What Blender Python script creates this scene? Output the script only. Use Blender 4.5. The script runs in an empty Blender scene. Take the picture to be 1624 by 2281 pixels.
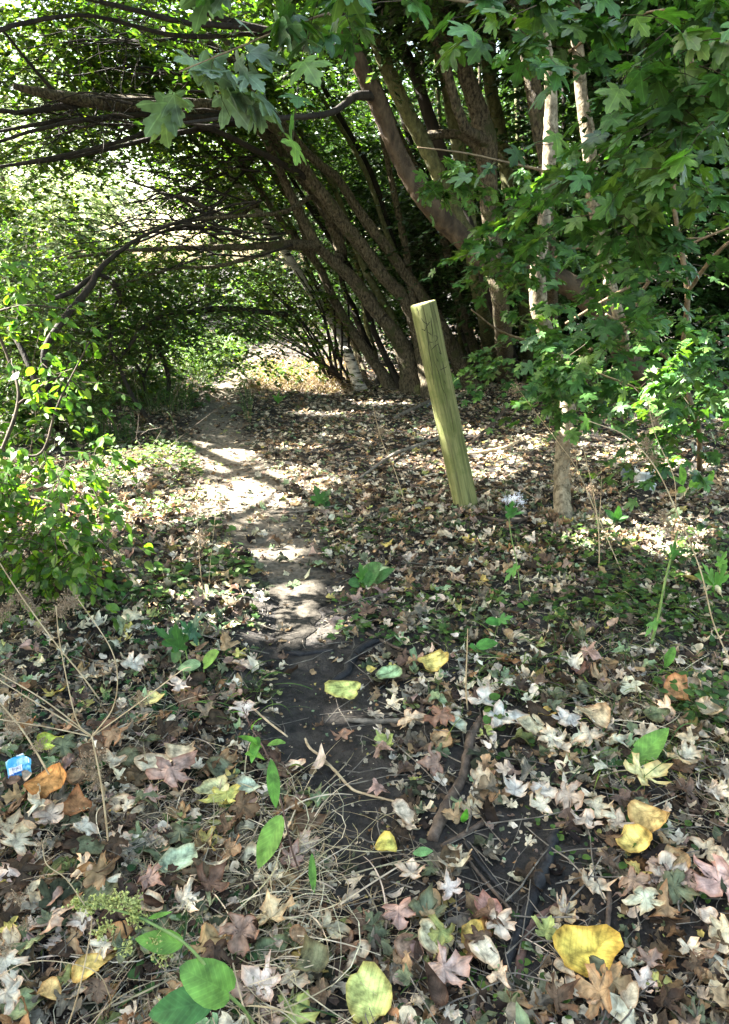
import bpy, math, random
import numpy as np
from mathutils import Vector

SC = bpy.context.scene
COL = SC.collection
rs = np.random.RandomState
PI = math.pi

# ------------------------------------------------------------------ camera
CAMZ = 1.5
PITCH = math.radians(18.4)
FPX = 1140 / math.tan(math.radians(34.5))        # focal length in units of a 1624 x 2280 picture
CF = np.array([0, math.cos(PITCH), -math.sin(PITCH)])
CU = np.array([0, math.sin(PITCH), math.cos(PITCH)])
CR = np.array([1.0, 0, 0])


def ray(u, v):
    return CF + CR * ((u - 812) / FPX) + CU * ((1140 - v) / FPX)


def at(u, v, y):
    d = ray(u, v)
    return np.array([0, 0, CAMZ]) + d * (y / d[1])


def mpp(y):
    """metres per picture unit at depth y"""
    return y / FPX * 1.04


# ------------------------------------------------------------------ terrain
def vnoise(x, y, seed=0):
    x = np.asarray(x, float)
    y = np.asarray(y, float)
    xi = np.floor(x).astype(np.int64)
    yi = np.floor(y).astype(np.int64)
    fx = x - xi
    fy = y - yi
    fx = fx * fx * (3 - 2 * fx)
    fy = fy * fy * (3 - 2 * fy)

    def h(a, b):
        n = (a * 374761393 + b * 668265263 + seed * 974634777) & 0xffffffff
        n = ((n ^ (n >> 13)) * 1274126177) & 0xffffffff
        return ((n ^ (n >> 16)) & 0xffff) / 65535.0
    return (h(xi, yi) * (1 - fx) * (1 - fy) + h(xi + 1, yi) * fx * (1 - fy)
            + h(xi, yi + 1) * (1 - fx) * fy + h(xi + 1, yi + 1) * fx * fy)


PATH_D = [(690, 2270, 150), (790, 1950, 120), (735, 1740, 105), (690, 1580, 100), (640, 1440, 110), (665, 1340, 110),
          (640, 1240, 110), (570, 1130, 120), (500, 1020, 85), (478, 940, 60), (500, 880, 42), (540, 825, 28), (570, 795, 18)]
PATH = []
for u, v, w in PATH_D:
    d = ray(u, v)
    t = -CAMZ / d[2]
    PATH.append((d[0] * t, d[1] * t, w * t / FPX))
PATH = np.array(PATH)
PATH = np.vstack([[PATH[0] + np.array([0, -1.2, 0])], PATH, [[-1.5, 20, 0.4]], [[0.5, 27, 0.4]]])


def path_dist(x, y):
    x = np.atleast_1d(np.asarray(x, float))
    y = np.atleast_1d(np.asarray(y, float))
    best = np.full(x.shape, 1e9)
    for a, b in zip(PATH[:-1], PATH[1:]):
        ab = b[:2] - a[:2]
        t = np.clip(((x - a[0]) * ab[0] + (y - a[1]) * ab[1]) / (ab @ ab), 0, 1)
        d = np.hypot(x - a[0] - t * ab[0], y - a[1] - t * ab[1]) / (a[2] + (b[2] - a[2]) * t)
        best = np.minimum(best, d)
    return best          # 1 = at the edge of the trodden strip


def H(x, y):
    x = np.asarray(x, float)
    y = np.asarray(y, float)
    z = 0.05 * (vnoise(x * 0.9, y * 0.9, 1) - 0.5) + 0.03 * (vnoise(x * 3, y * 3, 2) - 0.5)
    p = path_dist(x.ravel(), y.ravel()).reshape(x.shape)
    z = z * np.clip(p, 0.3, 1) - 0.035 * np.exp(-p * p)
    far = np.clip((y - 14) / 20, 0, 1)
    z = z + 0.12 * np.clip(x - 0.5, 0, 3) / 3 * np.clip((y - 4) / 5, 0, 1)
    return z + far * 0.4 * (vnoise(x * .15, y * .15, 5) - 0.5)


def h1(x, y):
    return float(H(np.array([x]), np.array([y]))[0])


def G(u, v, up=0.0):
    d = ray(u, v)
    t = -CAMZ / d[2]
    for _ in range(5):
        p = np.array([0, 0, CAMZ]) + d * t
        t = (h1(p[0], p[1]) + up - CAMZ) / d[2]
    return np.array([0, 0, CAMZ]) + d * t


def Gxy(u, v):
    return G(u, v)[:2]


# ------------------------------------------------------------------ sun
SUN = np.array([-0.80, 0.20, 0.78])
SUN /= np.linalg.norm(SUN)
# places where sunlight reaches through: (u, v, half width in picture units, half depth in picture units)
SPOTS = []


def spot(u, v, wu, wv, tilt=0.0):
    c, a, b = Gxy(u, v), Gxy(u + wu, v + tilt * wu), Gxy(u, v - wv)
    SPOTS.append((c, a - c, b - c))


for s in [(565, 1106, 140, 34, -.22), (350, 1150, 190, 26, -.03), (470, 1128, 60, 14, -.1), (500, 1018, 75, 12, -.12), (430, 996, 50, 5, -.1), (600, 1238, 70, 12, -.1),
          (640, 1312, 75, 14, 0), (520, 1335, 50, 8, 0), (290, 1035, 100, 26, -.2), (690, 835, 90, 26, 0), (560, 795, 60, 14, 0), (600, 815, 60, 12, 0),
          (1090, 1040, 70, 22, 0), (930, 1030, 60, 10, 0), (1490, 1195, 100, 34, 0), (1320, 1215, 40, 14, 0), (1010, 960, 60, 8, 0),
          (760, 925, 90, 5, 0), (440, 1045, 60, 6, 0), (690, 1000, 50, 5, 0), (500, 860, 40, 6, 0), (180, 1150, 60, 12, 0),
          (850, 900, 60, 4, 0)]:
    spot(*s)
TSPOTS = []


def tspot(u, v, y, r):
    p = at(u, v, y)
    TSPOTS.append((p, r))


for s in [(1226, 330, 4.4, .20), (1230, 190, 4.4, .08), (1195, 640, 4.4, .17), (1218, 440, 4.4, .08), (1315, 300, 6.0, .2), (1030, 1000, 4.5, .10), (935, 285, 3.8, .10), (935, 370, 3.8, .10),
          (1175, 880, 3.0, .07), (60, 960, 3.3, .28), (30, 760, 3.3, .22), (140, 1080, 3.2, .18), (180, 900, 3.4, .12), (200, 540, 12, 1.0), (300, 460, 16, 2.4),
          (100, 120, 10, 1.5), (1560, 900, 3.3, .25), (1110, 560, 3.4, .12), (1060, 320, 3.7, .07), (1105, 835, 3.6, .06), (1590, 560, 3.4, .12),
          (560, 640, 13, .7), (120, 480, 11, 1.0), (480, 700, 12, .5), (700, 140, 6, .3), (1345, 660, 5.2, .18), (1110, 720, 6, .12), (700, 700, 10, .15), (760, 560, 9, .08), (880, 660, 8.9, .10), (690, 640, 9.9, .1), (740, 740, 9.9, .1), (890, 790, 9.2, .09), (860, 280, 6.3, .1), (1010, 900, 8.8, .15), (945, 230, 7.2, .08), (1295, 60, 6, .15), (1350, 620, 6, .12)]:
    tspot(*s)
_r = rs(55)
for _ in range(34):
    tspot(_r.uniform(960, 1620), _r.uniform(250, 1000), _r.uniform(3.0, 3.9), _r.uniform(.035, .085))
for _ in range(14):
    tspot(_r.uniform(650, 1180), _r.uniform(60, 800), _r.uniform(6.5, 9.5), _r.uniform(.06, .13))


def keep_mask(P):
    """leaves standing in the sun's way to the lit places are left out: the gaps of the canopy"""
    q = P[:, :2] - SUN[:2] * (P[:, 2] / SUN[2])[:, None]
    keep = np.ones(len(P), bool)
    hi = P[:, 2] > 0.28
    for c, a, b in SPOTS:
        d = q - c
        det = a[0] * b[1] - a[1] * b[0]
        s = (d[:, 0] * b[1] - d[:, 1] * b[0]) / det
        t = (a[0] * d[:, 1] - a[1] * d[:, 0]) / det
        keep &= ~((s * s + t * t < 1.9 + .7 * (vnoise(q[:, 0] * 5, q[:, 1] * 5, 9) - .5)) & hi)
    for p, r in TSPOTS:
        d = P - p
        t = d @ SUN
        e = np.linalg.norm(d - t[:, None] * SUN, axis=1)
        keep &= ~((e < r) & (t > 0.25))
    n = vnoise(q[:, 0] * 3.3, q[:, 1] * 3.3, 21)
    keep &= ~((n > 0.94) & (q[:, 1] > 3.4) & (P[:, 2] > 0.8))
    return keep


# ------------------------------------------------------------------ objects
def link(o, parent=None):
    COL.objects.link(o)
    if parent is not None:
        o.parent = parent
        o.location = o.location - parent.location if parent.location.length > 0 else o.location
    return o


def tag(o, label=None, cat=None, group=None, kind=None):
    if label:
        o['label'] = label
    if cat:
        o['category'] = cat
    if group:
        o['group'] = group
    if kind:
        o['kind'] = kind
    return o


def empty(name, loc, label, cat, group=None):
    o = bpy.data.objects.new(name, None)
    o.empty_display_size = 0.1
    COL.objects.link(o)
    o.location = loc
    tag(o, label, cat, group)
    return o


def make(name, V, faces, mat, parent=None, col=None, luv=None, smooth=True, origin=None):
    """faces: list of int arrays (n,k)"""
    V = np.asarray(V, np.float32)
    if origin is None:
        origin = np.array(parent.location) if parent is not None and parent.parent is None else None
    me = bpy.data.meshes.new(name)
    if parent is not None and parent.type == 'MESH':
        origin = np.array(parent.matrix_world.translation) if False else np.array(parent['_o']) if '_o' in parent else np.zeros(3)
    if origin is None:
        origin = V.mean(0) if parent is None and len(V) < 200000 else np.zeros(3)
        if parent is None:
            origin = np.array([V[:, 0].mean(), V[:, 1].mean(), V[:, 2].min()])
    W = V - np.asarray(origin, np.float32)
    me.vertices.add(len(W))
    me.vertices.foreach_set('co', W.astype(np.float32).ravel())
    tot = sum(f.size for f in faces)
    npoly = sum(len(f) for f in faces)
    me.loops.add(tot)
    me.polygons.add(npoly)
    me.loops.foreach_set('vertex_index', np.concatenate([f.ravel() for f in faces]).astype(np.int32))
    sizes = np.concatenate([np.full(len(f), f.shape[1], np.int32) for f in faces])
    starts = np.concatenate([[0], np.cumsum(sizes)[:-1]]).astype(np.int32)
    me.polygons.foreach_set('loop_start', starts)
    me.polygons.foreach_set('loop_total', sizes)
    if smooth:
        me.polygons.foreach_set('use_smooth', np.ones(npoly, bool))
    if col is not None:
        a = me.attributes.new('Col', 'FLOAT_COLOR', 'POINT')
        c4 = np.ones((len(V), 4), np.float32)
        c4[:, :3] = col
        a.data.foreach_set('color', c4.ravel())
    if luv is not None:
        a = me.attributes.new('luv', 'FLOAT_VECTOR', 'POINT')
        l3 = np.zeros((len(V), 3), np.float32)
        l3[:, :luv.shape[1]] = luv
        a.data.foreach_set('vector', l3.ravel())
    me.update(calc_edges=True)
    me.materials.append(mat)
    o = bpy.data.objects.new(name, me)
    COL.objects.link(o)
    if parent is not None:
        o.parent = parent
        o['_o'] = [float(x) for x in origin]
    else:
        o.location = [float(x) for x in origin]
        o['_o'] = [float(x) for x in origin]
    return o


# ------------------------------------------------------------------ geometry helpers
def spline(P, n):
    """Catmull-Rom through control rows (any number of columns), n samples"""
    P = np.asarray(P, float)
    Q = np.vstack([2 * P[0] - P[1], P, 2 * P[-1] - P[-2]])
    t = np.linspace(0, len(P) - 1 - 1e-6, n)
    i = t.astype(int)
    f = (t - i)[:, None]
    a, b, c, d = Q[i], Q[i + 1], Q[i + 2], Q[i + 3]
    return 0.5 * ((2 * b) + (-a + c) * f + (2 * a - 5 * b + 4 * c - d) * f ** 2 + (-a + 3 * b - 3 * c + d) * f ** 3)


def tube(P, R, sides=8, bump=0.0, seed=0, cap=True, ribs=0.0):
    """P (n,3), R (n,)"""
    P = np.asarray(P, float)
    R = np.asarray(R, float)
    n = len(P)
    T = np.gradient(P, axis=0)
    T /= np.linalg.norm(T, axis=1)[:, None] + 1e-9
    ref = np.array([0, 0, 1.0]) if abs(T[:, 2]).mean() < 0.8 else np.array([0.3, 1.0, 0])
    A = np.cross(T, ref)
    A /= np.linalg.norm(A, axis=1)[:, None] + 1e-9
    B = np.cross(T, A)
    th = np.linspace(0, 2 * PI, sides, endpoint=False)
    rr = np.repeat(R[:, None], sides, 1)
    if bump > 0:
        L = np.concatenate([[0], np.cumsum(np.linalg.norm(np.diff(P, axis=0), axis=1))])
        k = 3.0
        n1 = vnoise(np.cos(th)[None, :] * 1.3 + 7 + np.zeros((n, 1)), np.sin(th)[None, :] * 1.3 + L[:, None] * k / max(R.mean() * 14, .1), seed)
        n2 = vnoise(np.cos(th)[None, :] * 3 + 7 + np.zeros((n, 1)), np.sin(th)[None, :] * 3 + L[:, None] * 9, seed + 3)
        rr = rr * (1 + bump * (n1 - .5) * 2 + bump * .5 * (n2 - .5))
    V = P[:, None, :] + rr[:, :, None] * (np.cos(th)[None, :, None] * A[:, None, :] + np.sin(th)[None, :, None] * B[:, None, :])
    V = V.reshape(-1, 3)
    i = np.arange(n - 1)[:, None] * sides
    j = np.arange(sides)[None, :]
    k = (j + 1) % sides
    F = np.stack([i + j, i + k, i + sides + k, i + sides + j], -1).reshape(-1, 4)
    faces = [F]
    if cap:
        for base, idx, rev in ((0, 0, True), ((n - 1) * sides, n - 1, False)):
            c = len(V)
            V = np.vstack([V, P[idx][None]])
            jj = np.arange(sides)
            f = np.stack([np.full(sides, c), base + jj, base + (jj + 1) % sides], -1)
            faces.append(f[:, ::-1] if rev else f)
    return V, faces


def merge(parts):
    """parts: list of (V, faces[, col, luv])"""
    off = 0
    Vs, Fs, Cs, Ls = [], {}, [], []
    for p in parts:
        V, faces = p[0], p[1]
        Vs.append(V)
        for f in faces:
            Fs.setdefault(f.shape[1], []).append(f + off)
        if len(p) > 2:
            Cs.append(p[2])
        if len(p) > 3:
            Ls.append(p[3])
        off += len(V)
    return (np.vstack(Vs), [np.vstack(v) for v in Fs.values()], np.vstack(Cs) if Cs else None, np.vstack(Ls) if Ls else None)


def many_tubes(C, R0, R1, sides=3):
    """C (n, m, 3) centre lines -> tapering thin tubes"""
    n, m, _ = C.shape
    T = np.gradient(C, axis=1)
    T /= np.linalg.norm(T, axis=2)[:, :, None] + 1e-9
    ref = np.array([0.31, 0.22, 0.92])
    A = np.cross(T, ref)
    A /= np.linalg.norm(A, axis=2)[:, :, None] + 1e-9
    B = np.cross(T, A)
    th = np.linspace(0, 2 * PI, sides, endpoint=False)
    R = (np.asarray(R0)[:, None] * (1 - np.linspace(0, 1, m))[None] + np.asarray(R1)[:, None] * np.linspace(0, 1, m)[None])
    V = C[:, :, None, :] + R[:, :, None, None] * (np.cos(th)[None, None, :, None] * A[:, :, None, :] + np.sin(th)[None, None, :, None] * B[:, :, None, :])
    V = V.reshape(-1, 3)
    s = np.arange(n)[:, None, None] * m * sides
    i = np.arange(m - 1)[None, :, None] * sides
    j = np.arange(sides)[None, None, :]
    k = (j + 1) % sides
    F = np.stack([s + i + j, s + i + k, s + i + sides + k, s + i + sides + j], -1).reshape(-1, 4)
    return V, [F]


# ---- leaf templates: (V(k,3) with tip along +y, normal +z, faces list, luv)
def tpl_ovate(fold=0.12, w=0.33):
    V = np.array([[0, 0, 0], [w * .8, .28, fold], [w * .85, .58, fold], [0, 1, 0], [-w * .85, .58, fold], [-w * .8, .28, fold]], float)
    return V, [np.array([[0, 1, 2, 3], [0, 3, 4, 5]])]


def tpl_outline(half, droop=0.12, rings=1, cy=0.28, cup=0.0, fold=0.05):
    h = np.array(half, float)
    left = h[1:-1][::-1] * [-1, 1]
    o = np.vstack([h, left])
    c = np.array([[0, cy]])
    P = [c]
    for r in range(1, rings + 1):
        P.append(c + (o - c) * (r / rings))
    xy = np.vstack(P)
    z = -droop * ((xy[:, 0]) ** 2 * 1.5 + np.clip(xy[:, 1] - .2, 0, 2) ** 2 * 1.2) + cup * (xy[:, 0] ** 2) + fold * np.abs(xy[:, 0])
    V = np.column_stack([xy, z])
    n = len(o)
    j = np.arange(n)
    F = [np.stack([np.zeros(n, int), 1 + j, 1 + (j + 1) % n], -1)]
    for r in range(1, rings):
        a = 1 + (r - 1) * n
        F.append(np.stack([a + j, a + n + j, a + n + (j + 1) % n, a + (j + 1) % n], -1))
    return V, F


MAPLE_HI = [(0, .02), (.06, -.05), (.17, -.10), (.30, -.07), (.40, .02), (.34, .09), (.24, .15), (.25, .20), (.38, .24), (.50, .33), (.58, .50),
            (.50, .53), (.43, .50), (.38, .54), (.28, .50), (.17, .44), (.17, .54), (.24, .66), (.22, .76), (.13, .76), (.10, .88), (0, .96)]
MAPLE_LO = [(0, .02), (.18, -.08), (.38, .02), (.23, .17), (.46, .30), (.55, .50), (.36, .50), (.17, .45), (.23, .68), (.12, .80), (0, .95)]
SYC = [(0, .03), (.05, -.04), (.20, -.12), (.36, -.10), (.44, .02), (.34, .05), (.36, .12), (.26, .17), (.42, .24), (.50, .33), (.66, .40), (.58, .46), (.56, .56),
       (.44, .50), (.30, .48), (.19, .42), (.22, .54), (.32, .64), (.24, .70), (.20, .80), (.10, .84), (0, 1.0)]
OVAL = [(0, 0), (.14, .05), (.25, .17), (.31, .32), (.32, .47), (.27, .64), (.18, .80), (.08, .93), (0, 1.0)]
ROUND = [(0, 0), (.12, -.06), (.28, .0), (.40, .15), (.45, .35), (.42, .55), (.33, .74), (.18, .89), (0, .97)]
LANCE = [(0, 0), (.06, .06), (.12, .2), (.16, .38), (.165, .52), (.14, .68), (.09, .84), (.04, .94), (0, 1.0)]


def crumple(V, rng, curl=0.5, rough=0.08, scale=1.0):
    """bend a flat template into a dried, curled leaf"""
    V = V.copy()
    x, y = V[:, 0], V[:, 1] - .35
    a = rng.uniform(0, PI)
    u = x * math.cos(a) + y * math.sin(a)
    w = -x * math.sin(a) + y * math.cos(a)
    k = curl * rng.uniform(.4, 1.3) * 3.2
    # roll around an axis
    if abs(k) > 1e-3:
        un = np.sin(u * k) / k
        z = (1 - np.cos(u * k)) / k
    else:
        un, z = u, 0 * u
    x2 = un * math.cos(a) - w * math.sin(a)
    y2 = un * math.sin(a) + w * math.cos(a)
    k2 = rng.uniform(-1, 1) * curl * 1.5
    z = z + k2 * w * w
    s1, s2 = rng.randint(1000), rng.randint(1000)
    z = z + rough * 2 * (vnoise(V[:, 0] * 4 + 9, V[:, 1] * 4 + 9, s1) - .5) + rough * (vnoise(V[:, 0] * 9 + 9, V[:, 1] * 9 + 9, s2) - .5)
    z = z - z.min() * 1.0
    out = np.column_stack([x2, y2 + .35, z])
    out[:, :2] += rough * .8 * np.column_stack([vnoise(V[:, 0] * 5 + 3, V[:, 1] * 5 + 3, s2 + 5) - .5, vnoise(V[:, 0] * 5 + 3, V[:, 1] * 5 + 3, s1 + 5) - .5])
    return out


def frames(tip, nrm):
    tip = tip / (np.linalg.norm(tip, axis=1)[:, None] + 1e-9)
    x = np.cross(tip, nrm)
    x /= np.linalg.norm(x, axis=1)[:, None] + 1e-9
    z = np.cross(x, tip)
    return np.stack([x, tip, z], -1)      # columns are axes


def stamp(tpl, pos, M, size, col):
    V0, F0 = tpl
    n, k = len(pos), len(V0)
    V = np.einsum('nij,kj->nki', M, V0) * size[:, None, None] + pos[:, None, :]
    off = (np.arange(n) * k)[:, None, None]
    F = [(f[None] + off).reshape(-1, f.shape[1]) for f in F0]
    C = np.repeat(col, k, 0)
    L = np.tile(V0[:, :2], (n, 1))
    return V.reshape(-1, 3), F, C, L


def palette(rng, n, cols, w=None, jit=0.25):
    cols = np.array(cols, float)
    i = rng.choice(len(cols), n, p=None if w is None else np.array(w) / np.sum(w))
    c = cols[i] * (1 + jit * (rng.rand(n, 1) - .5) * 2)
    c = c * (1 + 0.12 * (rng.rand(n, 3) - .5))
    return np.clip(c, 0.002, 0.95)


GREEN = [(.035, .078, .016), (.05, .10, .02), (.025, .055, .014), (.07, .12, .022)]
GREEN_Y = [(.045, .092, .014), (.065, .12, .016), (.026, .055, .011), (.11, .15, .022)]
GREEN_SHADED = [(.016, .040, .010), (.024, .056, .013), (.032, .068, .016)]  # darker greens: the shade inside the wood put into the leaf colour
MAPLEG = [(.04, .105, .028), (.05, .125, .034), (.035, .085, .026), (.06, .13, .03)]


def foliage(seed, blobs, size, cols=GREEN, tpl=None, w=None, clus=10, carve=True, droop=0.35, twr=0.0022, size_var=0.3, up=0.9, flat=.45):
    """blobs: (centre, radii(3), n_twigs, leaves_per_twig, twig_len). Returns leaf parts + twig parts"""
    rng = rs(seed)
    tpl = tpl or tpl_ovate()
    Cs, Ls, Ns = [], [], []
    for c, r, nt, nl, tl in blobs:
        nc = max(2, nt // clus)
        d = rng.normal(size=(nc, 3))
        d /= np.linalg.norm(d, axis=1)[:, None]
        cc = np.array(c) + d * (rng.rand(nc, 1) ** (1 / 2.4)) * np.array(r)
        ci = rng.randint(0, nc, nt)
        az = rng.rand(nc) * 2 * PI
        p0 = cc[ci] + rng.normal(size=(nt, 3)) * tl * .25
        a = az[ci] + rng.normal(size=nt) * 1.0
        dirs = np.column_stack([np.cos(a), np.sin(a), rng.normal(size=nt) * flat])
        dirs /= np.linalg.norm(dirs, axis=1)[:, None]
        L = tl * rng.uniform(.5, 1.3, nt)
        s = np.linspace(0, 1, 6)
        C = p0[:, None, :] + dirs[:, None, :] * (L[:, None] * s[None])[:, :, None]
        C[:, :, 2] -= (droop * L[:, None] * s[None] ** 2)
        wob = rng.normal(size=(nt, 6, 3)) * (L * .03)[:, None, None]
        wob[:, 0] = 0
        C = C + wob
        Cs.append(C)
        Ls.append(L)
        k = rng.uniform(.12, 1.0, (nt, nl))
        Ns.append((C, k, dirs, nl))
    parts = []
    for (C, k, dirs, nl) in Ns:
        nt = len(C)
        f = k * 4.999
        i = f.astype(int)
        fr = (f - i)[..., None]
        idx = np.arange(nt)[:, None]
        P = C[idx, i] * (1 - fr) + C[idx, i + 1] * fr
        side = np.where(rng.rand(nt, nl) < .5, -1, 1)
        ang = side * rng.uniform(.4, 1.3, (nt, nl)) * (1.15 - k * .8)
        dx, dy = dirs[:, 0:1], dirs[:, 1:2]
        tx = dx * np.cos(ang) - dy * np.sin(ang)
        ty = dx * np.sin(ang) + dy * np.cos(ang)
        tz = -rng.uniform(.0, 1.0, (nt, nl)) * droop * 2.2 + .1
        tip = np.stack([tx, ty, tz], -1).reshape(-1, 3)
        nrm = np.concatenate([rng.normal(size=(nt * nl, 2)) * (1 - up + .25) , np.ones((nt * nl, 1))], 1)
        pos = P.reshape(-1, 3)
        M = frames(tip, nrm)
        pos = pos + M[:, :, 1] * size * .12
        keep = keep_mask(pos) if carve else np.ones(len(pos), bool)
        pos, M = pos[keep], M[keep]
        n = len(pos)
        if n == 0:
            continue
        sz = size * rng.uniform(1 - size_var, 1 + size_var, n)
        parts.append(stamp(tpl, pos, M, sz, palette(rng, n, cols, w)))
    Call = np.concatenate(Cs)
    Lall = np.concatenate(Ls)
    k2 = (keep_mask(Call[:, 1]) & keep_mask(Call[:, 3]) & keep_mask(Call[:, 5])) if carve else np.ones(len(Call), bool)
    Call, Lall = Call[k2], Lall[k2]
    tw = many_tubes(Call, np.full(len(Call), twr), np.full(len(Call), twr * .4))
    return merge(parts), tw


# ------------------------------------------------------------------ materials
def mat_base(name):
    m = bpy.data.materials.new(name)
    m.use_nodes = True
    nt = m.node_tree
    nt.nodes.clear()
    return m, nt, nt.nodes, nt.links


def nd(N, t, **kw):
    n = N.new(t)
    for k, v in kw.items():
        if k in n.inputs:
            n.inputs[k].default_value = v
        else:
            setattr(n, k, v)
    return n


def leaf_mat(name, trans=0.35, tcol=(1.5, 1.6, .5), rough=.42, spec=.4, veins='mid', vein_gain=1.6, blotch=0.35, base=None, bumpy=0.3, vdark=False):
    m, nt, N, L = mat_base(name)
    out = N.new('ShaderNodeOutputMaterial')
    if base is None:
        a = N.new('ShaderNodeAttribute')
        a.attribute_name = 'Col'
        csock = a.outputs['Color']
    else:
        a = N.new('ShaderNodeRGB')
        a.outputs[0].default_value = (*base, 1)
        csock = a.outputs[0]
    tc = N.new('ShaderNodeTexCoord')
    no = nd(N, 'ShaderNodeTexNoise', Scale=38.0, Detail=3.0)
    L.new(tc.outputs['Object'], no.inputs['Vector'])
    mr = nd(N, 'ShaderNodeMapRange')
    mr.inputs['From Min'].default_value = .3
    mr.inputs['From Max'].default_value = .7
    mr.inputs['To Min'].default_value = 1 - blotch
    mr.inputs['To Max'].default_value = 1 + blotch
    L.new(no.outputs[0], mr.inputs['Value'])
    mul = nd(N, 'ShaderNodeVectorMath', operation='MULTIPLY')
    L.new(csock, mul.inputs[0])
    L.new(mr.outputs[0], mul.inputs[1])
    cur = mul.outputs[0]
    if veins:
        la = N.new('ShaderNodeAttribute')
        la.attribute_name = 'luv'
        sx = N.new('ShaderNodeSeparateXYZ')
        L.new(la.outputs['Vector'], sx.inputs[0])
        ax = nd(N, 'ShaderNodeMath', operation='ABSOLUTE')
        L.new(sx.outputs[0], ax.inputs[0])
        if veins == 'mid':
            # midrib + side veins
            y2 = nd(N, 'ShaderNodeMath', operation='MULTIPLY_ADD')
            L.new(ax.outputs[0], y2.inputs[0])
            y2.inputs[1].default_value = -.9
            L.new(sx.outputs[1], y2.inputs[2])
            y3 = nd(N, 'ShaderNodeMath', operation='MULTIPLY')
            L.new(y2.outputs[0], y3.inputs[0])
            y3.inputs[1].default_value = 9.0
            fr = nd(N, 'ShaderNodeMath', operation='PINGPONG')
            L.new(y3.outputs[0], fr.inputs[0])
            fr.inputs[1].default_value = .5
            d2 = nd(N, 'ShaderNodeMath', operation='MULTIPLY')
            L.new(fr.outputs[0], d2.inputs[0])
            d2.inputs[1].default_value = .12
            mn = nd(N, 'ShaderNodeMath', operation='MINIMUM')
            L.new(ax.outputs[0], mn.inputs[0])
            L.new(d2.outputs[0], mn.inputs[1])
            dist = mn.outputs[0]
        else:
            at2 = nd(N, 'ShaderNodeMath', operation='ARCTAN2')
            L.new(ax.outputs[0], at2.inputs[0])
            L.new(sx.outputs[1], at2.inputs[1])
            pp = nd(N, 'ShaderNodeMath', operation='PINGPONG')
            L.new(at2.outputs[0], pp.inputs[0])
            pp.inputs[1].default_value = .42
            ln = nd(N, 'ShaderNodeVectorMath', operation='LENGTH')
            L.new(la.outputs['Vector'], ln.inputs[0])
            mm = nd(N, 'ShaderNodeMath', operation='MULTIPLY')
            L.new(pp.outputs[0], mm.inputs[0])
            L.new(ln.outputs['Value'], mm.inputs[1])
            dist = mm.outputs[0]
        vr = nd(N, 'ShaderNodeMapRange')
        vr.inputs['From Min'].default_value = .004
        vr.inputs['From Max'].default_value = .022
        vr.inputs['To Min'].default_value = vein_gain
        vr.inputs['To Max'].default_value = 1.0
        L.new(dist, vr.inputs['Value'])
        vm = nd(N, 'ShaderNodeVectorMath', operation='MULTIPLY')
        L.new(cur, vm.inputs[0])
        L.new(vr.outputs[0], vm.inputs[1])
        cur = vm.outputs[0]
    p = nd(N, 'ShaderNodeBsdfPrincipled')
    p.inputs['Roughness'].default_value = rough
    p.inputs['Specular IOR Level'].default_value = spec
    L.new(cur, p.inputs['Base Color'])
    if bumpy > 0:
        b = nd(N, 'ShaderNodeBump', Strength=bumpy, Distance=.004)
        n2 = nd(N, 'ShaderNodeTexNoise', Scale=120.0, Detail=2.0)
        L.new(tc.outputs['Object'], n2.inputs['Vector'])
        L.new(n2.outputs[0], b.inputs['Height'])
        L.new(b.outputs[0], p.inputs['Normal'])
    if trans > 0:
        t = N.new('ShaderNodeBsdfTranslucent')
        tm = nd(N, 'ShaderNodeVectorMath', operation='MULTIPLY')
        tm.inputs[1].default_value = tcol
        L.new(cur, tm.inputs[0])
        L.new(tm.outputs[0], t.inputs['Color'])
        mx = nd(N, 'ShaderNodeMixShader')
        mx.inputs[0].default_value = trans
        L.new(p.outputs[0], mx.inputs[1])
        L.new(t.outputs[0], mx.inputs[2])
        L.new(mx.outputs[0], out.inputs['Surface'])
    else:
        L.new(p.outputs[0], out.inputs['Surface'])
    return m


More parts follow.
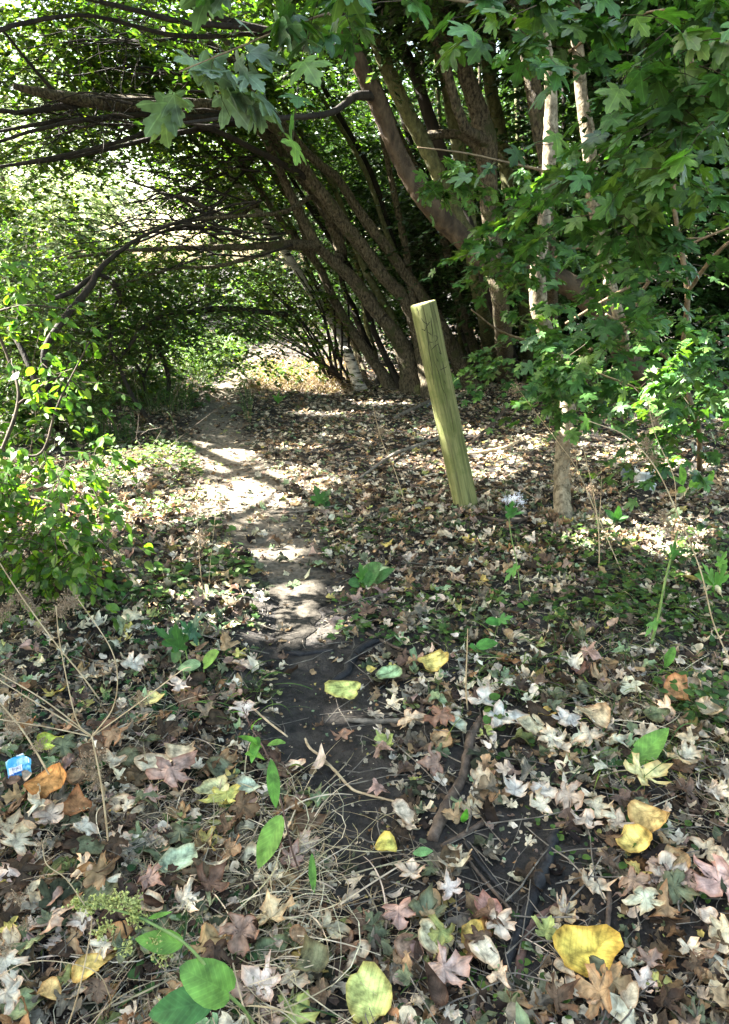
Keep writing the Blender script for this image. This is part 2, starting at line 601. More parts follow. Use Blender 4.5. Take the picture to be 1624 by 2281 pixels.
def rough_mat(name, c0, c1, scale=20, stretch=(1, 1, 1), rough=.85, bump=.6, bdist=.01, c2=None, c2_lo=.55, c2_hi=.62, c2_scale=8, detail=6, spec=.25, sharp=(.35, .65), coord='Object', wavebands=None):
    m, nt, N, L = mat_base(name)
    out = N.new('ShaderNodeOutputMaterial')
    tc = N.new('ShaderNodeTexCoord')
    mp = nd(N, 'ShaderNodeMapping')
    mp.inputs['Scale'].default_value = stretch
    L.new(tc.outputs[coord], mp.inputs['Vector'])
    n1 = nd(N, 'ShaderNodeTexNoise', Scale=float(scale), Detail=float(detail), Roughness=.65)
    L.new(mp.outputs[0], n1.inputs['Vector'])
    cr = N.new('ShaderNodeValToRGB')
    cr.color_ramp.elements[0].position = sharp[0]
    cr.color_ramp.elements[0].color = (*c0, 1)
    cr.color_ramp.elements[1].position = sharp[1]
    cr.color_ramp.elements[1].color = (*c1, 1)
    L.new(n1.outputs[0], cr.inputs[0])
    cur = cr.outputs[0]
    if c2 is not None:
        n2 = nd(N, 'ShaderNodeTexNoise', Scale=float(c2_scale), Detail=5.0, Roughness=.7)
        if wavebands:
            mp2 = nd(N, 'ShaderNodeMapping')
            mp2.inputs['Scale'].default_value = wavebands
            L.new(tc.outputs[coord], mp2.inputs['Vector'])
            L.new(mp2.outputs[0], n2.inputs['Vector'])
        else:
            L.new(tc.outputs[coord], n2.inputs['Vector'])
        mr = nd(N, 'ShaderNodeMapRange')
        mr.inputs['From Min'].default_value = c2_lo
        mr.inputs['From Max'].default_value = c2_hi
        L.new(n2.outputs[0], mr.inputs['Value'])
        mx = nd(N, 'ShaderNodeMix', data_type='RGBA')
        L.new(mr.outputs[0], mx.inputs[0])
        L.new(cur, mx.inputs[6])
        mx.inputs[7].default_value = (*c2, 1)
        cur = mx.outputs[2]
    p = nd(N, 'ShaderNodeBsdfPrincipled')
    p.inputs['Roughness'].default_value = rough
    p.inputs['Specular IOR Level'].default_value = spec
    L.new(cur, p.inputs['Base Color'])
    b = nd(N, 'ShaderNodeBump', Strength=bump, Distance=bdist)
    L.new(n1.outputs[0], b.inputs['Height'])
    L.new(b.outputs[0], p.inputs['Normal'])
    L.new(p.outputs[0], out.inputs['Surface'])
    return m


M = {}
M['leaf'] = leaf_mat('canopy_leaf', trans=.42, tcol=(1.7, 1.9, .55), veins=None, bumpy=0)
M['leaf_far'] = leaf_mat('far_leaf', trans=.3, tcol=(1.2, 1.35, .8), veins=None, bumpy=0)
M['leaf_shade'] = leaf_mat('shaded_wood_leaf', trans=.22, veins=None, bumpy=0, rough=.35)  # shaded copy of the canopy leaf, less translucent, for the deep wood
M['leaf_near'] = leaf_mat('shrub_leaf', trans=.45, tcol=(1.8, 2.0, .5), veins='mid', vein_gain=1.35)
M['maple'] = leaf_mat('maple_leaf', trans=.28, tcol=(1.7, 2.0, .5), rough=.42, spec=.38, veins='palm', vein_gain=1.5)
M['litter'] = leaf_mat('dead_leaf', trans=.15, tcol=(1.2, 1.0, .8), rough=.8, spec=.18, veins='palm', vein_gain=.78, blotch=.5, bumpy=.8)
M['litter_oval'] = leaf_mat('dead_leaf_oval', trans=.15, tcol=(1.2, 1.0, .8), rough=.85, spec=.12, veins='mid', vein_gain=.82, blotch=.7, bumpy=.8)
M['herb'] = leaf_mat('herb_leaf', trans=.3, tcol=(1.4, 1.7, .5), rough=.6, spec=.25, veins='mid', vein_gain=1.18, blotch=.45)
M['herb_palm'] = leaf_mat('herb_leaf_lobed', trans=.3, tcol=(1.4, 1.7, .5), rough=.45, veins='palm', vein_gain=1.4, blotch=.25)
M['grass'] = leaf_mat('grass_blade', trans=.25, tcol=(1.3, 1.4, .5), rough=.6, veins=None, bumpy=0)
M['soil'] = rough_mat('soil', (.010, .009, .008), (.036, .032, .029), 30, bump=1, bdist=.02, c2=(.055, .048, .040), c2_scale=9, c2_lo=.48, c2_hi=.66, detail=14)
M['track'] = leaf_mat('trodden_soil', trans=0, rough=.95, spec=.1, veins=None, blotch=.55, bumpy=1.0)
M['bark'] = rough_mat('bark', (.026, .021, .014), (.16, .13, .082), 55, (1, 1, .45), bump=1, bdist=.05, sharp=(.38, .62), c2=(.065, .068, .028), c2_scale=5)
M['bark_shaded'] = rough_mat('shaded_bark', (.008, .007, .006), (.030, .024, .018), 18, (1, 1, .3), bump=1, bdist=.02)  # near black: backlit and shaded look of boughs and stems put into colour
M['bark_red'] = rough_mat('red_brown_bark', (.020, .014, .009), (.085, .060, .037), 15, (1, 1, .35), bump=1, bdist=.02, c2=(.03, .02, .012), c2_scale=6)
M['bark_green'] = rough_mat('algae_bark', (.04, .042, .018), (.14, .14, .06), 32, (1, 1, .5), bump=.8, bdist=.015, c2=(.14, .15, .10), c2_scale=14, c2_lo=.58, c2_hi=.66)
M['bark_pale'] = rough_mat('pale_maple_bark', (.085, .068, .045), (.30, .25, .175), 34, (1, 1, .6), bump=1, bdist=.012, c2=(.07, .055, .032), c2_scale=20, c2_lo=.5, c2_hi=.62)
M['bark_birch'] = rough_mat('birch_bark', (.22, .20, .16), (.48, .45, .39), 10, (1, 1, 2), bump=.4, bdist=.01, c2=(.02, .017, .014), c2_scale=7, c2_lo=.52, c2_hi=.56, wavebands=(.7, .7, 3.5))
M['twig'] = rough_mat('twig_bark', (.02, .015, .01), (.07, .05, .032), 30, rough=.8, bump=.3)
M['twig_tan'] = rough_mat('tan_twig', (.08, .055, .032), (.20, .14, .08), 30, rough=.8, bump=.3)
M['dry'] = rough_mat('dry_stalk', (.26, .18, .10), (.50, .40, .26), 30, (1, 1, .4), rough=.7, bump=.3, bdist=.003)
M['seed'] = rough_mat('dry_seed', (.16, .11, .07), (.36, .28, .19), 60, rough=.9, bump=.3)
M['flower_green'] = rough_mat('flower_green', (.26, .30, .08), (.42, .44, .16), 30, rough=.6, bump=.2, bdist=.002)
M['stem_green'] = rough_mat('green_stem', (.09, .15, .04), (.20, .27, .09), 30, rough=.55, bump=.2, bdist=.002)
M['stick_black'] = rough_mat('charred_wood', (.007, .007, .008), (.026, .025, .026), 45, rough=.6, bump=1, bdist=.006)
M['stick_brown'] = rough_mat('brown_wood', (.035, .026, .02), (.13, .095, .07), 26, (1, 1, 1), rough=.8, bump=1, bdist=.008)
M['stick_red'] = rough_mat('red_wood', (.045, .026, .022), (.15, .09, .07), 26, rough=.75, bump=1, bdist=.006)
M['stick_grey'] = rough_mat('grey_wood', (.06, .05, .04), (.21, .185, .15), 26, rough=.85, bump=1, bdist=.006)
M['post'] = rough_mat('treated_post', (.045, .050, .020), (.20, .205, .080), 42, (1.2, 1.2, .06), rough=.8, bump=1, bdist=.012, sharp=(.30, .60), c2=(.075, .10, .022), c2_scale=6, c2_lo=.46, c2_hi=.74)
M['post_top'] = rough_mat('post_end_grain', (.16, .14, .07), (.30, .27, .13), 60, rough=.8, bump=.5)
M['crack'] = rough_mat('dark_split', (.02, .018, .008), (.05, .045, .02), 40)
M['mark'] = rough_mat('dark_scrawl', (.018, .018, .010), (.045, .045, .02), 60)
M['plastic'] = rough_mat('dirty_white_plastic', (.36, .38, .38), (.55, .57, .57), 14, rough=.35, bump=.1, spec=.5, c2=(.22, .17, .09), c2_scale=9, c2_lo=.56, c2_hi=.7)
M['plastic_grey'] = rough_mat('grey_plastic', (.07, .09, .10), (.14, .16, .17), 14, rough=.5, bump=.1)
M['blue'] = rough_mat('blue_foil', (.02, .22, .42), (.05, .36, .56), 30, rough=.3, bump=.8, bdist=.005, spec=.6, c2=(.22, .50, .60), c2_scale=40, c2_lo=.5, c2_hi=.62)
M['blue_dark'] = rough_mat('navy_print', (.004, .05, .20), (.01, .10, .32), 30, rough=.4, bump=.2)
M['white_print'] = rough_mat('white_print', (.6, .62, .74), (.78, .8, .86), 30, rough=.4, bump=.1)
M['black_print'] = rough_mat('black_print', (.02, .02, .06), (.04, .04, .09), 30, rough=.4, bump=.1)

# ------------------------------------------------------------------ world, sun, camera
w = bpy.data.worlds.new('World')
SC.world = w
w.use_nodes = True
wn = w.node_tree
wn.nodes.clear()
wo = wn.nodes.new('ShaderNodeOutputWorld')
bg = wn.nodes.new('ShaderNodeBackground')
sky = wn.nodes.new('ShaderNodeTexSky')
sky.sky_type = 'NISHITA'
sky.sun_disc = False
el = math.asin(SUN[2])
sky.sun_elevation = el
sky.sun_rotation = math.atan2(SUN[0], SUN[1])
sky.air_density = 1.2
sky.dust_density = 2.5
bg.inputs['Strength'].default_value = 0.065
tint = wn.nodes.new('ShaderNodeVectorMath')
tint.operation = 'MULTIPLY'
tint.inputs[1].default_value = (1.09, 1.0, .83)      # the camera's white balance, set for open shade
wn.links.new(sky.outputs[0], tint.inputs[0])
wn.links.new(tint.outputs[0], bg.inputs[0])
wn.links.new(bg.outputs[0], wo.inputs[0])
sl = bpy.data.lights.new('sun', 'SUN')
sl.energy = 5.0
sl.angle = math.radians(.55)
sl.color = (1, .95, .86)
so = bpy.data.objects.new('sun', sl)
COL.objects.link(so)
so.rotation_euler = Vector(SUN).to_track_quat('Z', 'Y').to_euler()
so.location = (-8, 2, 12)
cd = bpy.data.cameras.new('camera')
cam = bpy.data.objects.new('camera', cd)
COL.objects.link(cam)
cam.location = (0, 0, CAMZ)
cam.rotation_euler = (PI / 2 - PITCH, 0, 0)
cd.sensor_fit = 'VERTICAL'
cd.sensor_height = 36
cd.lens = 18 / math.tan(math.radians(34.5))
cd.clip_start = .05
cd.clip_end = 1000
SC.camera = cam
SC.view_settings.view_transform = 'Standard'
SC.view_settings.look = 'None'
SC.view_settings.gamma = 1
SC.view_settings.exposure = 4.15
SC.render.engine = 'CYCLES'
SC.cycles.max_bounces = 8
SC.cycles.diffuse_bounces = 3
SC.cycles.transmission_bounces = 5
SC.cycles.glossy_bounces = 2
SC.cycles.caustics_reflective = False
SC.cycles.caustics_refractive = False
SC.cycles.sample_clamp_indirect = 6
SC.cycles.use_denoising = True


# ------------------------------------------------------------------ ground
def grid(xs, ys):
    X, Y = np.meshgrid(xs, ys)
    Z = H(X, Y) + 0.012 * (vnoise(X * 14, Y * 14, 31) - .5) + .02 * (vnoise(X * 6, Y * 6, 33) - .5) * (path_dist(X.ravel(), Y.ravel()).reshape(X.shape) > .8)
    V = np.column_stack([X.ravel(), Y.ravel(), Z.ravel()])
    nx, ny = len(xs), len(ys)
    i = np.arange(ny - 1)[:, None] * nx
    j = np.arange(nx - 1)[None]
    F = np.stack([i + j, i + j + 1, i + nx + j + 1, i + nx + j], -1).reshape(-1, 4)
    return V, [F]


xs = np.concatenate([np.linspace(-200, -12, 18)[:-1], np.linspace(-12, -3, 40)[:-1], np.linspace(-3, 4, 230), np.linspace(4, 14, 40)[1:], np.linspace(14, 200, 18)[1:]])
ys = np.concatenate([np.linspace(-60, -1, 10)[:-1], np.linspace(-1, 1, 20)[:-1], np.linspace(1, 7, 220)[:-1], np.linspace(7, 16, 100), np.linspace(16, 40, 30)[1:], np.linspace(40, 300, 20)[1:]])
V, F = grid(xs, ys)
go = make('ground', V, F, M['soil'], origin=(0, 0, 0))
tag(go, 'dark bare woodland soil under the fallen leaves', 'ground', kind='structure')
# trodden path strip
Pp = spline(PATH[5:], 260)
Pp[:, 2] *= np.clip(.25 + np.arange(260) / 60., 0, 1.4)
n = len(Pp)
T = np.gradient(Pp[:, :2], axis=0)
T /= np.linalg.norm(T, axis=1)[:, None]
Nn = np.column_stack([T[:, 1], -T[:, 0]])
K = 25
cross = np.linspace(-1, 1, K)
rng = rs(5)
edge = .78 + .5 * (vnoise(np.arange(n) * .22, np.zeros(n), 3) - .5)
edge2 = .78 + .5 * (vnoise(np.arange(n) * .25, np.ones(n) * 9, 4) - .5)
W_ = np.where(cross[None] < 0, edge[:, None], edge2[:, None]) * cross[None] * Pp[:, 2:3]
XY = Pp[:, None, :2] + Nn[:, None, :] * W_[..., None]
X, Y = XY[..., 0], XY[..., 1]
Z = H(X, Y) + 0.012 * (vnoise(X * 14, Y * 14, 31) - .5) + .004 + .010 * (1 - np.abs(cross)[None] ** 4)
i = np.arange(n - 1)[:, None] * K
j = np.arange(K - 1)[None]
F = np.stack([i + j, i + j + 1, i + K + j + 1, i + K + j], -1).reshape(-1, 4)
wear = np.clip(1.55 - np.abs(cross)[None] * 1.25 + .9 * (vnoise(X * 4, Y * 4, 7) - .5), 0, 1) * np.clip((np.arange(n) - 8) / 95., 0, 1)[:, None] ** .8
pcx = np.array([.022, .020, .017])[None, None] * (1 - wear[..., None]) + np.array([.16, .14, .11])[None, None] * wear[..., None]
po = make('path', np.column_stack([X.ravel(), Y.ravel(), Z.ravel()]), [F], M['track'], origin=(0, 0, 0), col=pcx.reshape(-1, 3))
tag(po, 'narrow trodden earth path winding into the trees', 'path', kind='structure')


# ------------------------------------------------------------------ trees
def limb_pts(L, n=None, jit=0.0, seed=0, ground=False):
    """L: rows (u, v, Y, half width in picture units) -> world points and radii"""
    rows = []
    for q, (u, v, y, r) in enumerate(L):
        if ground and q == 0:
            p = G(u, v)
            p = np.array([p[0], p[1], p[2] - .04])
            y = p[1]
        else:
            p = at(u, v, y)
        rows.append([*p, r * y / (ray(u, v)[1] * FPX)])
    n = n or max(8, len(L) * 6)
    S = spline(rows, n)
    S[:, 3] = np.clip(S[:, 3], .0015, None)
    if jit:
        rng = rs(seed)
        S[1:-1, :3] += rng.normal(size=(n - 2, 3)) * S[1:-1, 3:4] * jit
    return S[:, :3], S[:, 3]


TREES = {}


def tree(name, label, trunk, limbs=(), mat='bark', crown=None, group=None, sides=14, bump=.12, seed=1, cat='tree', lmat=None, trunk_name='trunk', flare=True, lsides=8):
    P, R = limb_pts(trunk, ground=True, n=len(trunk) * 10, jit=.03, seed=seed)
    R = R * (.85 if seed == 21 else .74 if name == 'leaning_tree' else .84 if name in ('leaning_tree', 'woodland_tree', 'field_maple') else 1)
    if flare:
        f = np.linalg.norm(P - P[0], axis=1)
        R = R * (1 + .4 * np.exp(-f / (R[2] * 2.4)))
    root = empty(name, tuple(float(x) for x in P[0]), label, cat, group)
    V, Fc = tube(P, R, sides, bump, seed)
    make(trunk_name, V, Fc, M[mat], root)
    for q, l in enumerate(limbs):
        A, B = limb_pts(l, jit=.08, seed=seed * 7 + q)
        V, Fc = tube(A, B, lsides, .12, seed + q + 5)
        make('limb', V, Fc, M[lmat or mat], root)
    if crown:
        add_crown(root, **crown)
    return root


def blob(u, v, y, ru, rv, ry, nt, nl=12, tl=.7):
    c = at(u, v, y)
    s = mpp(y)
    return (c, (ru * s, ry, rv * s), nt, nl, tl)


TP_OV = tpl_ovate()
TP_ML = tpl_outline(MAPLE_LO, .15)
TP_MH = tpl_outline(MAPLE_HI, .25, rings=2, fold=.10)


def add_crown(root, seed=1, blobs=(), size=.07, cols=GREEN, tpl=TP_OV, mat='leaf', w=None, **kw):
    lf, tw = foliage(seed, blobs, size, cols, tpl, w, **kw)
    cr = make('crown', lf[0], lf[1], M[mat], root, col=lf[2], luv=lf[3], smooth=False)
    make('twig_spray', tw[0], tw[1], M['twig'], cr)


# leaning clump, left of the post
tree('leaning_tree', 'thick forked trunk leaning left from the clump just left of the wooden post',
     [(923, 874, 9.3, 31), (906, 795, 9.2, 27), (872, 735, 9.1, 22), (837, 692, 9.1, 22), (786, 623, 9.0, 20), (748, 586, 8.9, 17), (707, 545, 8.8, 15), (666, 469, 8.7, 14), (632, 400, 8.6, 13), (590, 310, 8.4, 11), (520, 215, 8.0, 9), (430, 130, 7.6, 6)],
     [[(748, 586, 8.9, 14), (760, 560, 9, 14), (741, 503, 9, 13), (700, 435, 9, 12), (659, 384, 8.9, 10), (600, 300, 8.8, 8), (540, 220, 8.7, 6)],
      [(707, 548, 8.8, 12), (650, 545, 8.6, 11), (560, 549, 8.3, 8), (430, 552, 8, 6), (290, 558, 7.7, 4), (150, 575, 7.4, 3)],
      [(745, 500, 8.9, 7), (700, 440, 8.7, 6), (640, 470, 8.4, 5), (560, 480, 8.1, 4), (420, 490, 7.8, 3), (300, 520, 7.6, 2)],
      [(640, 548, 8.5, 6), (500, 590, 8.2, 4), (380, 600, 7.8, 3), (250, 640, 7.5, 2)]],
     mat='bark', group='leaning trees beside the path', seed=11,
     crown=dict(seed=101, size=.066, cols=GREEN_Y, blobs=[blob(330, 60, 8.9, 300, 130, 1.0, 560, 13, .6), blob(520, 330, 9.9, 170, 140, .8, 320, 12, .6), blob(320, 590, 9.4, 260, 50, .8, 330, 12, .6), blob(180, 200, 8.9, 260, 130, .9, 400, 12, .6)]))

tree('leaning_tree', 'trunk arching left over the path and ending in a long dark horizontal bough',
     [(965, 885, 9.0, 26), (940, 778, 9.0, 22), (906, 675, 8.9, 20), (855, 617, 8.8, 20), (803, 545, 8.7, 20), (769, 503, 8.6, 20), (735, 452, 8.5, 20), (693, 400, 8.4, 20), (649, 330, 8.2, 19), (610, 280, 8.0, 18), (555, 250, 7.8, 21), (470, 238, 7.6, 22), (370, 238, 7.4, 24), (250, 230, 7.2, 22), (140, 215, 7, 17), (30, 192, 6.8, 9)],
     [[(560, 252, 7.8, 9), (450, 262, 7.5, 8), (330, 255, 7.3, 6), (200, 265, 7, 5), (80, 290, 6.8, 4), (-40, 330, 6.6, 3)],
      [(400, 250, 7.4, 8), (310, 300, 7.2, 5), (210, 330, 7, 4), (120, 350, 6.8, 4), (0, 372, 6.6, 3)],
      [(380, 245, 7.4, 8), (250, 262, 7.2, 6), (120, 272, 7, 5), (-20, 296, 6.7, 3)],
      [(240, 222, 7.2, 8), (120, 240, 7, 7), (40, 250, 6.8, 5), (-40, 240, 6.6, 4)],
      [(640, 300, 8.2, 8), (540, 275, 8, 7), (440, 288, 7.7, 6), (300, 318, 7.4, 5), (160, 350, 7, 4), (-10, 372, 6.7, 3)],
      [(693, 400, 8.4, 8), (600, 350, 8, 7), (500, 300, 7.7, 6), (420, 270, 7.5, 5)],
      [(130, 212, 7, 7), (90, 170, 6.9, 4), (0, 60, 6.7, 3)]],
     mat='bark', lmat='bark_shaded', group='leaning trees beside the path', seed=12,
     crown=dict(seed=102, size=.066, cols=GREEN_Y, blobs=[blob(120, 110, 8.6, 240, 140, .8, 520, 13, .6), blob(60, 340, 8.4, 180, 80, .7, 160, 12, .5), blob(400, 160, 8.9, 260, 110, .8, 330, 12, .6), blob(330, 300, 9, 260, 60, .8, 200, 12, .5), blob(60, 500, 9, 160, 60, .8, 130, 12, .5)]))

tree('leaning_tree', 'rough dark trunk rising left from directly behind the leaning wooden post',
     [(1050, 865, 8.8, 26), (992, 743, 8.9, 20), (940, 658, 8.9, 17), (889, 589, 8.9, 16), (837, 521, 8.8, 15), (796, 466, 8.8, 15), (752, 400, 8.7, 14), (693, 349, 8.6, 13), (649, 298, 8.5, 12), (600, 240, 8.4, 11), (540, 150, 8.2, 9), (470, 40, 8, 7)],
     [[(1000, 760, 8.8, 11), (960, 720, 8.8, 10), (930, 700, 8.8, 9), (915, 640, 8.9, 8), (905, 560, 9, 8), (880, 440, 9, 7), (850, 300, 9, 6)],
      [(600, 240, 8.4, 7), (500, 120, 8, 6), (400, 60, 7.7, 5), (260, 0, 7.4, 4)]],
     mat='bark', group='leaning trees beside the path', seed=13,
     crown=dict(seed=103, size=.066, cols=GREEN, blobs=[blob(620, 100, 9.4, 200, 150, 1.0, 600, 12, .6), blob(780, 330, 10.2, 110, 150, .7, 280, 12, .6)]))

tree('leaning_tree', 'slimmer trunk leaning left between the birch and the thick forked trunk',
     [(880, 868, 9.6, 20), (837, 812, 9.6, 16), (790, 743, 9.6, 14), (748, 675, 9.6, 13), (720, 613, 9.5, 12), (700, 580, 9.5, 11), (640, 510, 9.4, 10), (590, 440, 9.3, 9), (540, 370, 9.2, 8), (480, 300, 9.1, 7), (400, 200, 9, 5)],
     [[(700, 580, 9.5, 8), (660, 470, 9.4, 8), (630, 420, 9.4, 7), (560, 330, 9.3, 6), (440, 290, 9.1, 5), (330, 330, 9, 3)],
      [(590, 440, 9.3, 5), (520, 480, 9, 4), (400, 440, 8.8, 3), (280, 400, 8.6, 2)]],
     mat='bark', group='leaning trees beside the path', seed=14,
     crown=dict(seed=104, size=.066, cols=GREEN_Y, blobs=[blob(430, 300, 9.2, 200, 130, .9, 420, 12, .6), blob(560, 430, 9.6, 120, 110, .7, 200, 11, .5)]))

tree('birch_tree', 'pale birch trunk with dark scars leaning left at the edge of the clump',
     [(805, 868, 9.9, 13), (769, 771, 9.9, 11), (735, 709, 9.9, 10), (693, 651, 9.9, 9), (659, 596, 9.8, 9), (597, 503, 9.8, 8), (556, 442, 9.7, 8), (500, 380, 9.6, 7), (440, 320, 9.5, 6), (370, 240, 9.4, 4)],
     [[(659, 596, 9.8, 4), (600, 570, 9.7, 3), (520, 580, 9.6, 2)]],
     mat='bark_birch', seed=15, bump=.05,
     crown=dict(seed=105, size=.05, cols=GREEN_Y, blobs=[blob(470, 400, 10, 150, 110, .8, 240, 12, .5), blob(640, 700, 9.9, 90, 70, .6, 170, 11, .5), blob(620, 780, 9.8, 80, 40, .5, 110, 11, .4)]))

tree('leaning_tree', 'short dark trunk standing upright behind the base of the leaning clump',
     [(846, 866, 10.2, 15), (842, 820, 10.2, 12), (815, 760, 10.3, 11), (788, 690, 10.4, 10), (765, 640, 10.4, 9), (750, 560, 10.4, 8), (700, 460, 10.4, 7), (670, 340, 10.4, 6)], mat='bark_shaded',
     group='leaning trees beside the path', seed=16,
     crown=dict(seed=106, size=.066, cols=GREEN_SHADED, blobs=[blob(700, 470, 10.8, 170, 200, .8, 650, 12, .6)], mat='leaf_shade'))

# thin coppice stems fanning out by the path
hz = empty('hazel_coppice', tuple(G(762, 858)), 'fan of thin leafy stems springing from the ground left of the birch', 'shrub')
rng = rs(77)
for q in range(15):
    k = q / 14.
    u1 = 520 + 240 * k + rng.uniform(-15, 15)
    v1 = 560 + 60 * rng.rand() + 130 * (1 - k)
    b = (762 + rng.uniform(-26, 40), 855 + rng.uniform(-8, 8))
    y = 9.4 + rng.uniform(-.2, .5)
    L = [(b[0], b[1], y, 3.6), ((b[0] * .62 + u1 * .38) + 8, b[1] * .6 + v1 * .4, y, 3.0), ((b[0] * .25 + u1 * .75) + 6, b[1] * .3 + v1 * .7 - 12, y, 2.2), (u1 - 25, v1 - 20, y - .2, 1.2)]
    P, R = limb_pts(L, ground=True, n=16)
    V, Fc = tube(P, R, 5)
    make('stem', V, Fc, M['bark_shaded'], hz)
add_crown(hz, seed=120, size=.06, cols=GREEN_Y, blobs=[blob(600, 760, 9.3, 110, 45, .5, 190, 11, .45), blob(560, 660, 9.3, 90, 60, .5, 150, 11, .45), blob(660, 640, 9.6, 90, 60, .5, 120, 10, .45), blob(520, 800, 9.8, 60, 25, .4, 50, 10, .35)])

# more slender stems of the clump
SLIM = [('second', 'slender stem rising between the forked trunk and the arching one', (935, 878, 9.5), (640, 250), 11, 1), ('x', 'slender stem just left of the forked trunk, leaning across it', (900, 872, 9.8), (610, 330), 9, 2),
        ('x', 'thin dark stem leaning left right behind the birch', (822, 864, 10.4), (560, 380), 8, 3), ('x', 'thin stem crossing behind the forked trunk low down', (860, 866, 10.6), (690, 300), 9, 4),
        ('x', 'slender stem leaning left through the dark behind the post top', (1000, 868, 9.6), (740, 230), 12, 5), ('x', 'slim mottled stem above the post, leaning steeply left', (1085, 850, 9.2), (800, 90), 13, 6),
        ('x', 'thin crooked stem between the arching trunk and the rough dark one', (1012, 872, 9.4), (700, 190), 9, 7), ('x', 'thin pale stem leaning left of the red brown trunk', (1070, 858, 9.8), (850, 120), 10, 8)]
for _, lab, b_, t_, r_, sd in SLIM:
    (u0, v0, y0), (u1, v1) = b_, t_
    L = [(u0, v0, y0, r_ * 1.25)]
    for k_, (a_, c_) in enumerate([(.18, .22), (.42, .48), (.68, .74), (1.0, 1.0)]):
        L.append((u0 + (u1 - u0) * a_ + (8, -9, 7, 0)[k_] * (1 if sd % 2 else -1), v0 + (v1 - v0) * c_, y0, r_ * (1.05 - .13 * k_)))
    L.append((u1 - 60, v1 - 110, y0, r_ * .4))
    tree('leaning_tree', lab, L, mat=['bark', 'bark_green', 'bark_shaded'][sd % 3], group='leaning trees beside the path', seed=140 + sd, sides=9)

# upper middle trunks
tree('leaning_tree', 'big red brown trunk curving up left from behind the maple foliage',
     [(1452, 858, 6.6, 25), (1400, 800, 6.6, 29), (1330, 690, 6.5, 29), (1250, 625, 6.5, 29), (1170, 610, 6.5, 30), (1090, 590, 6.4, 29), (1055, 555, 6.4, 29), (1000, 503, 6.4, 27), (953, 450, 6.3, 26), (910, 390, 6.3, 24), (869, 300, 6.3, 24), (835, 213, 6.2, 23), (800, 140, 6.1, 22), (762, 60, 6, 21), (720, -40, 5.9, 19)],
     [[(835, 213, 6.2, 12), (790, 215, 6, 9), (740, 250, 5.8, 7), (640, 262, 5.6, 6), (520, 262, 5.4, 5), (400, 275, 5.2, 3)],
      [(800, 140, 6.1, 11), (700, 90, 6, 9), (560, 60, 5.9, 8), (440, 20, 5.8, 7), (380, -20, 5.7, 6)],
      [(560, 60, 5.9, 7), (420, 50, 5.7, 6), (250, 10, 5.5, 5), (130, -20, 5.4, 4)],
      [(700, 90, 6, 6), (600, 75, 6, 5), (400, 80, 5.8, 5), (200, 35, 5.6, 4), (60, 50, 5.4, 5), (-20, 75, 5.3, 5)]],
     mat='bark_red', lmat='bark_shaded', group='leaning trees beside the path', seed=21, lsides=9,
     crown=dict(seed=107, size=.066, cols=GREEN, blobs=[blob(420, -40, 6.3, 330, 70, .8, 260, 12, .55), blob(1000, -150, 6.2, 350, 70, 1.1, 500, 12, .6)]))

GREY = [('smooth green grey trunk just right of the red brown trunk, mottled with lichen', 'bark_green', [(1130, 830, 7.4, 22), (1110, 650, 7.4, 21), (1075, 566, 7.3, 21), (1023, 497, 7.3, 21), (972, 377, 7.2, 20), (938, 308, 7.2, 20), (886, 206, 7.1, 20), (835, 86, 7, 19), (800, 0, 7, 18), (770, -80, 6.9, 17)], 31),
        ('dark trunk in the shade between two lichened green grey trunks', 'bark_shaded', [(1150, 840, 8, 18), (1090, 640, 8, 17), (1020, 440, 8, 16), (955, 257, 7.9, 16), (925, 170, 7.9, 15), (880, 70, 7.8, 15), (845, -40, 7.8, 14)], 32),
        ('straight lichened trunk with pale speckles behind the twin stemmed tree', 'bark_green', [(1110, 835, 8.2, 22), (1060, 600, 8.2, 21), (1027, 360, 8.1, 20), (1010, 270, 8.1, 19), (989, 154, 8, 18), (955, 50, 8, 17), (930, -60, 8, 16)], 33),
        ('thick ribbed brown trunk that splits into twin stems in the upper middle', 'bark', [(1128, 845, 6.9, 22), (1118, 700, 6.9, 22), (1100, 560, 6.9, 24), (1085, 400, 6.9, 26), (1082, 320, 6.8, 28), (1065, 250, 6.8, 25), (1040, 171, 6.7, 22), (1010, 100, 6.7, 20), (975, 0, 6.6, 19), (945, -70, 6.6, 18)], 34),
        ('upright green trunk with lichen spots in the deep shade right of the ribbed trunk', 'bark_green', [(1180, 835, 8.6, 20), (1165, 600, 8.6, 19), (1130, 400, 8.5, 18), (1110, 280, 8.5, 18), (1092, 188, 8.4, 17), (1080, 60, 8.4, 17), (1070, -60, 8.4, 16)], 35),
        ('brown trunk with a dark hollow standing just left of the sunlit maple stem', 'bark', [(1230, 840, 6.4, 18), (1225, 600, 6.4, 18), (1216, 380, 6.3, 18), (1200, 280, 6.3, 20), (1186, 180, 6.3, 21), (1165, 60, 6.2, 20), (1140, -60, 6.2, 19)], 36)]
for lab, mt, tr, sd in GREY:
    lim = []
    if sd == 34:
        lim = [[(1078, 315, 6.75, 14), (1035, 282, 6.5, 12), (1012, 215, 6.45, 11), (985, 130, 6.45, 11), (955, 50, 6.4, 10), (930, -60, 6.4, 9)],
               [(1110, 620, 6.9, 12), (1060, 330, 7.2, 10), (940, 300, 7.3, 9), (900, 280, 7.4, 6)]]
    tree('woodland_tree', lab, tr, lim, mat=mt, group='upright trees in the shade of the wood', seed=sd,
         crown=dict(seed=sd + 100, size=.07, cols=GREEN_SHADED, mat='leaf_shade', blobs=[blob(tr[-1][0] + 30, -120, tr[-1][2], 260, 110, 1.3, 420, 12, .6), blob(tr[3][0], 480, tr[3][2] + 2.2, 150, 220, .8, 330, 12, .6)]))

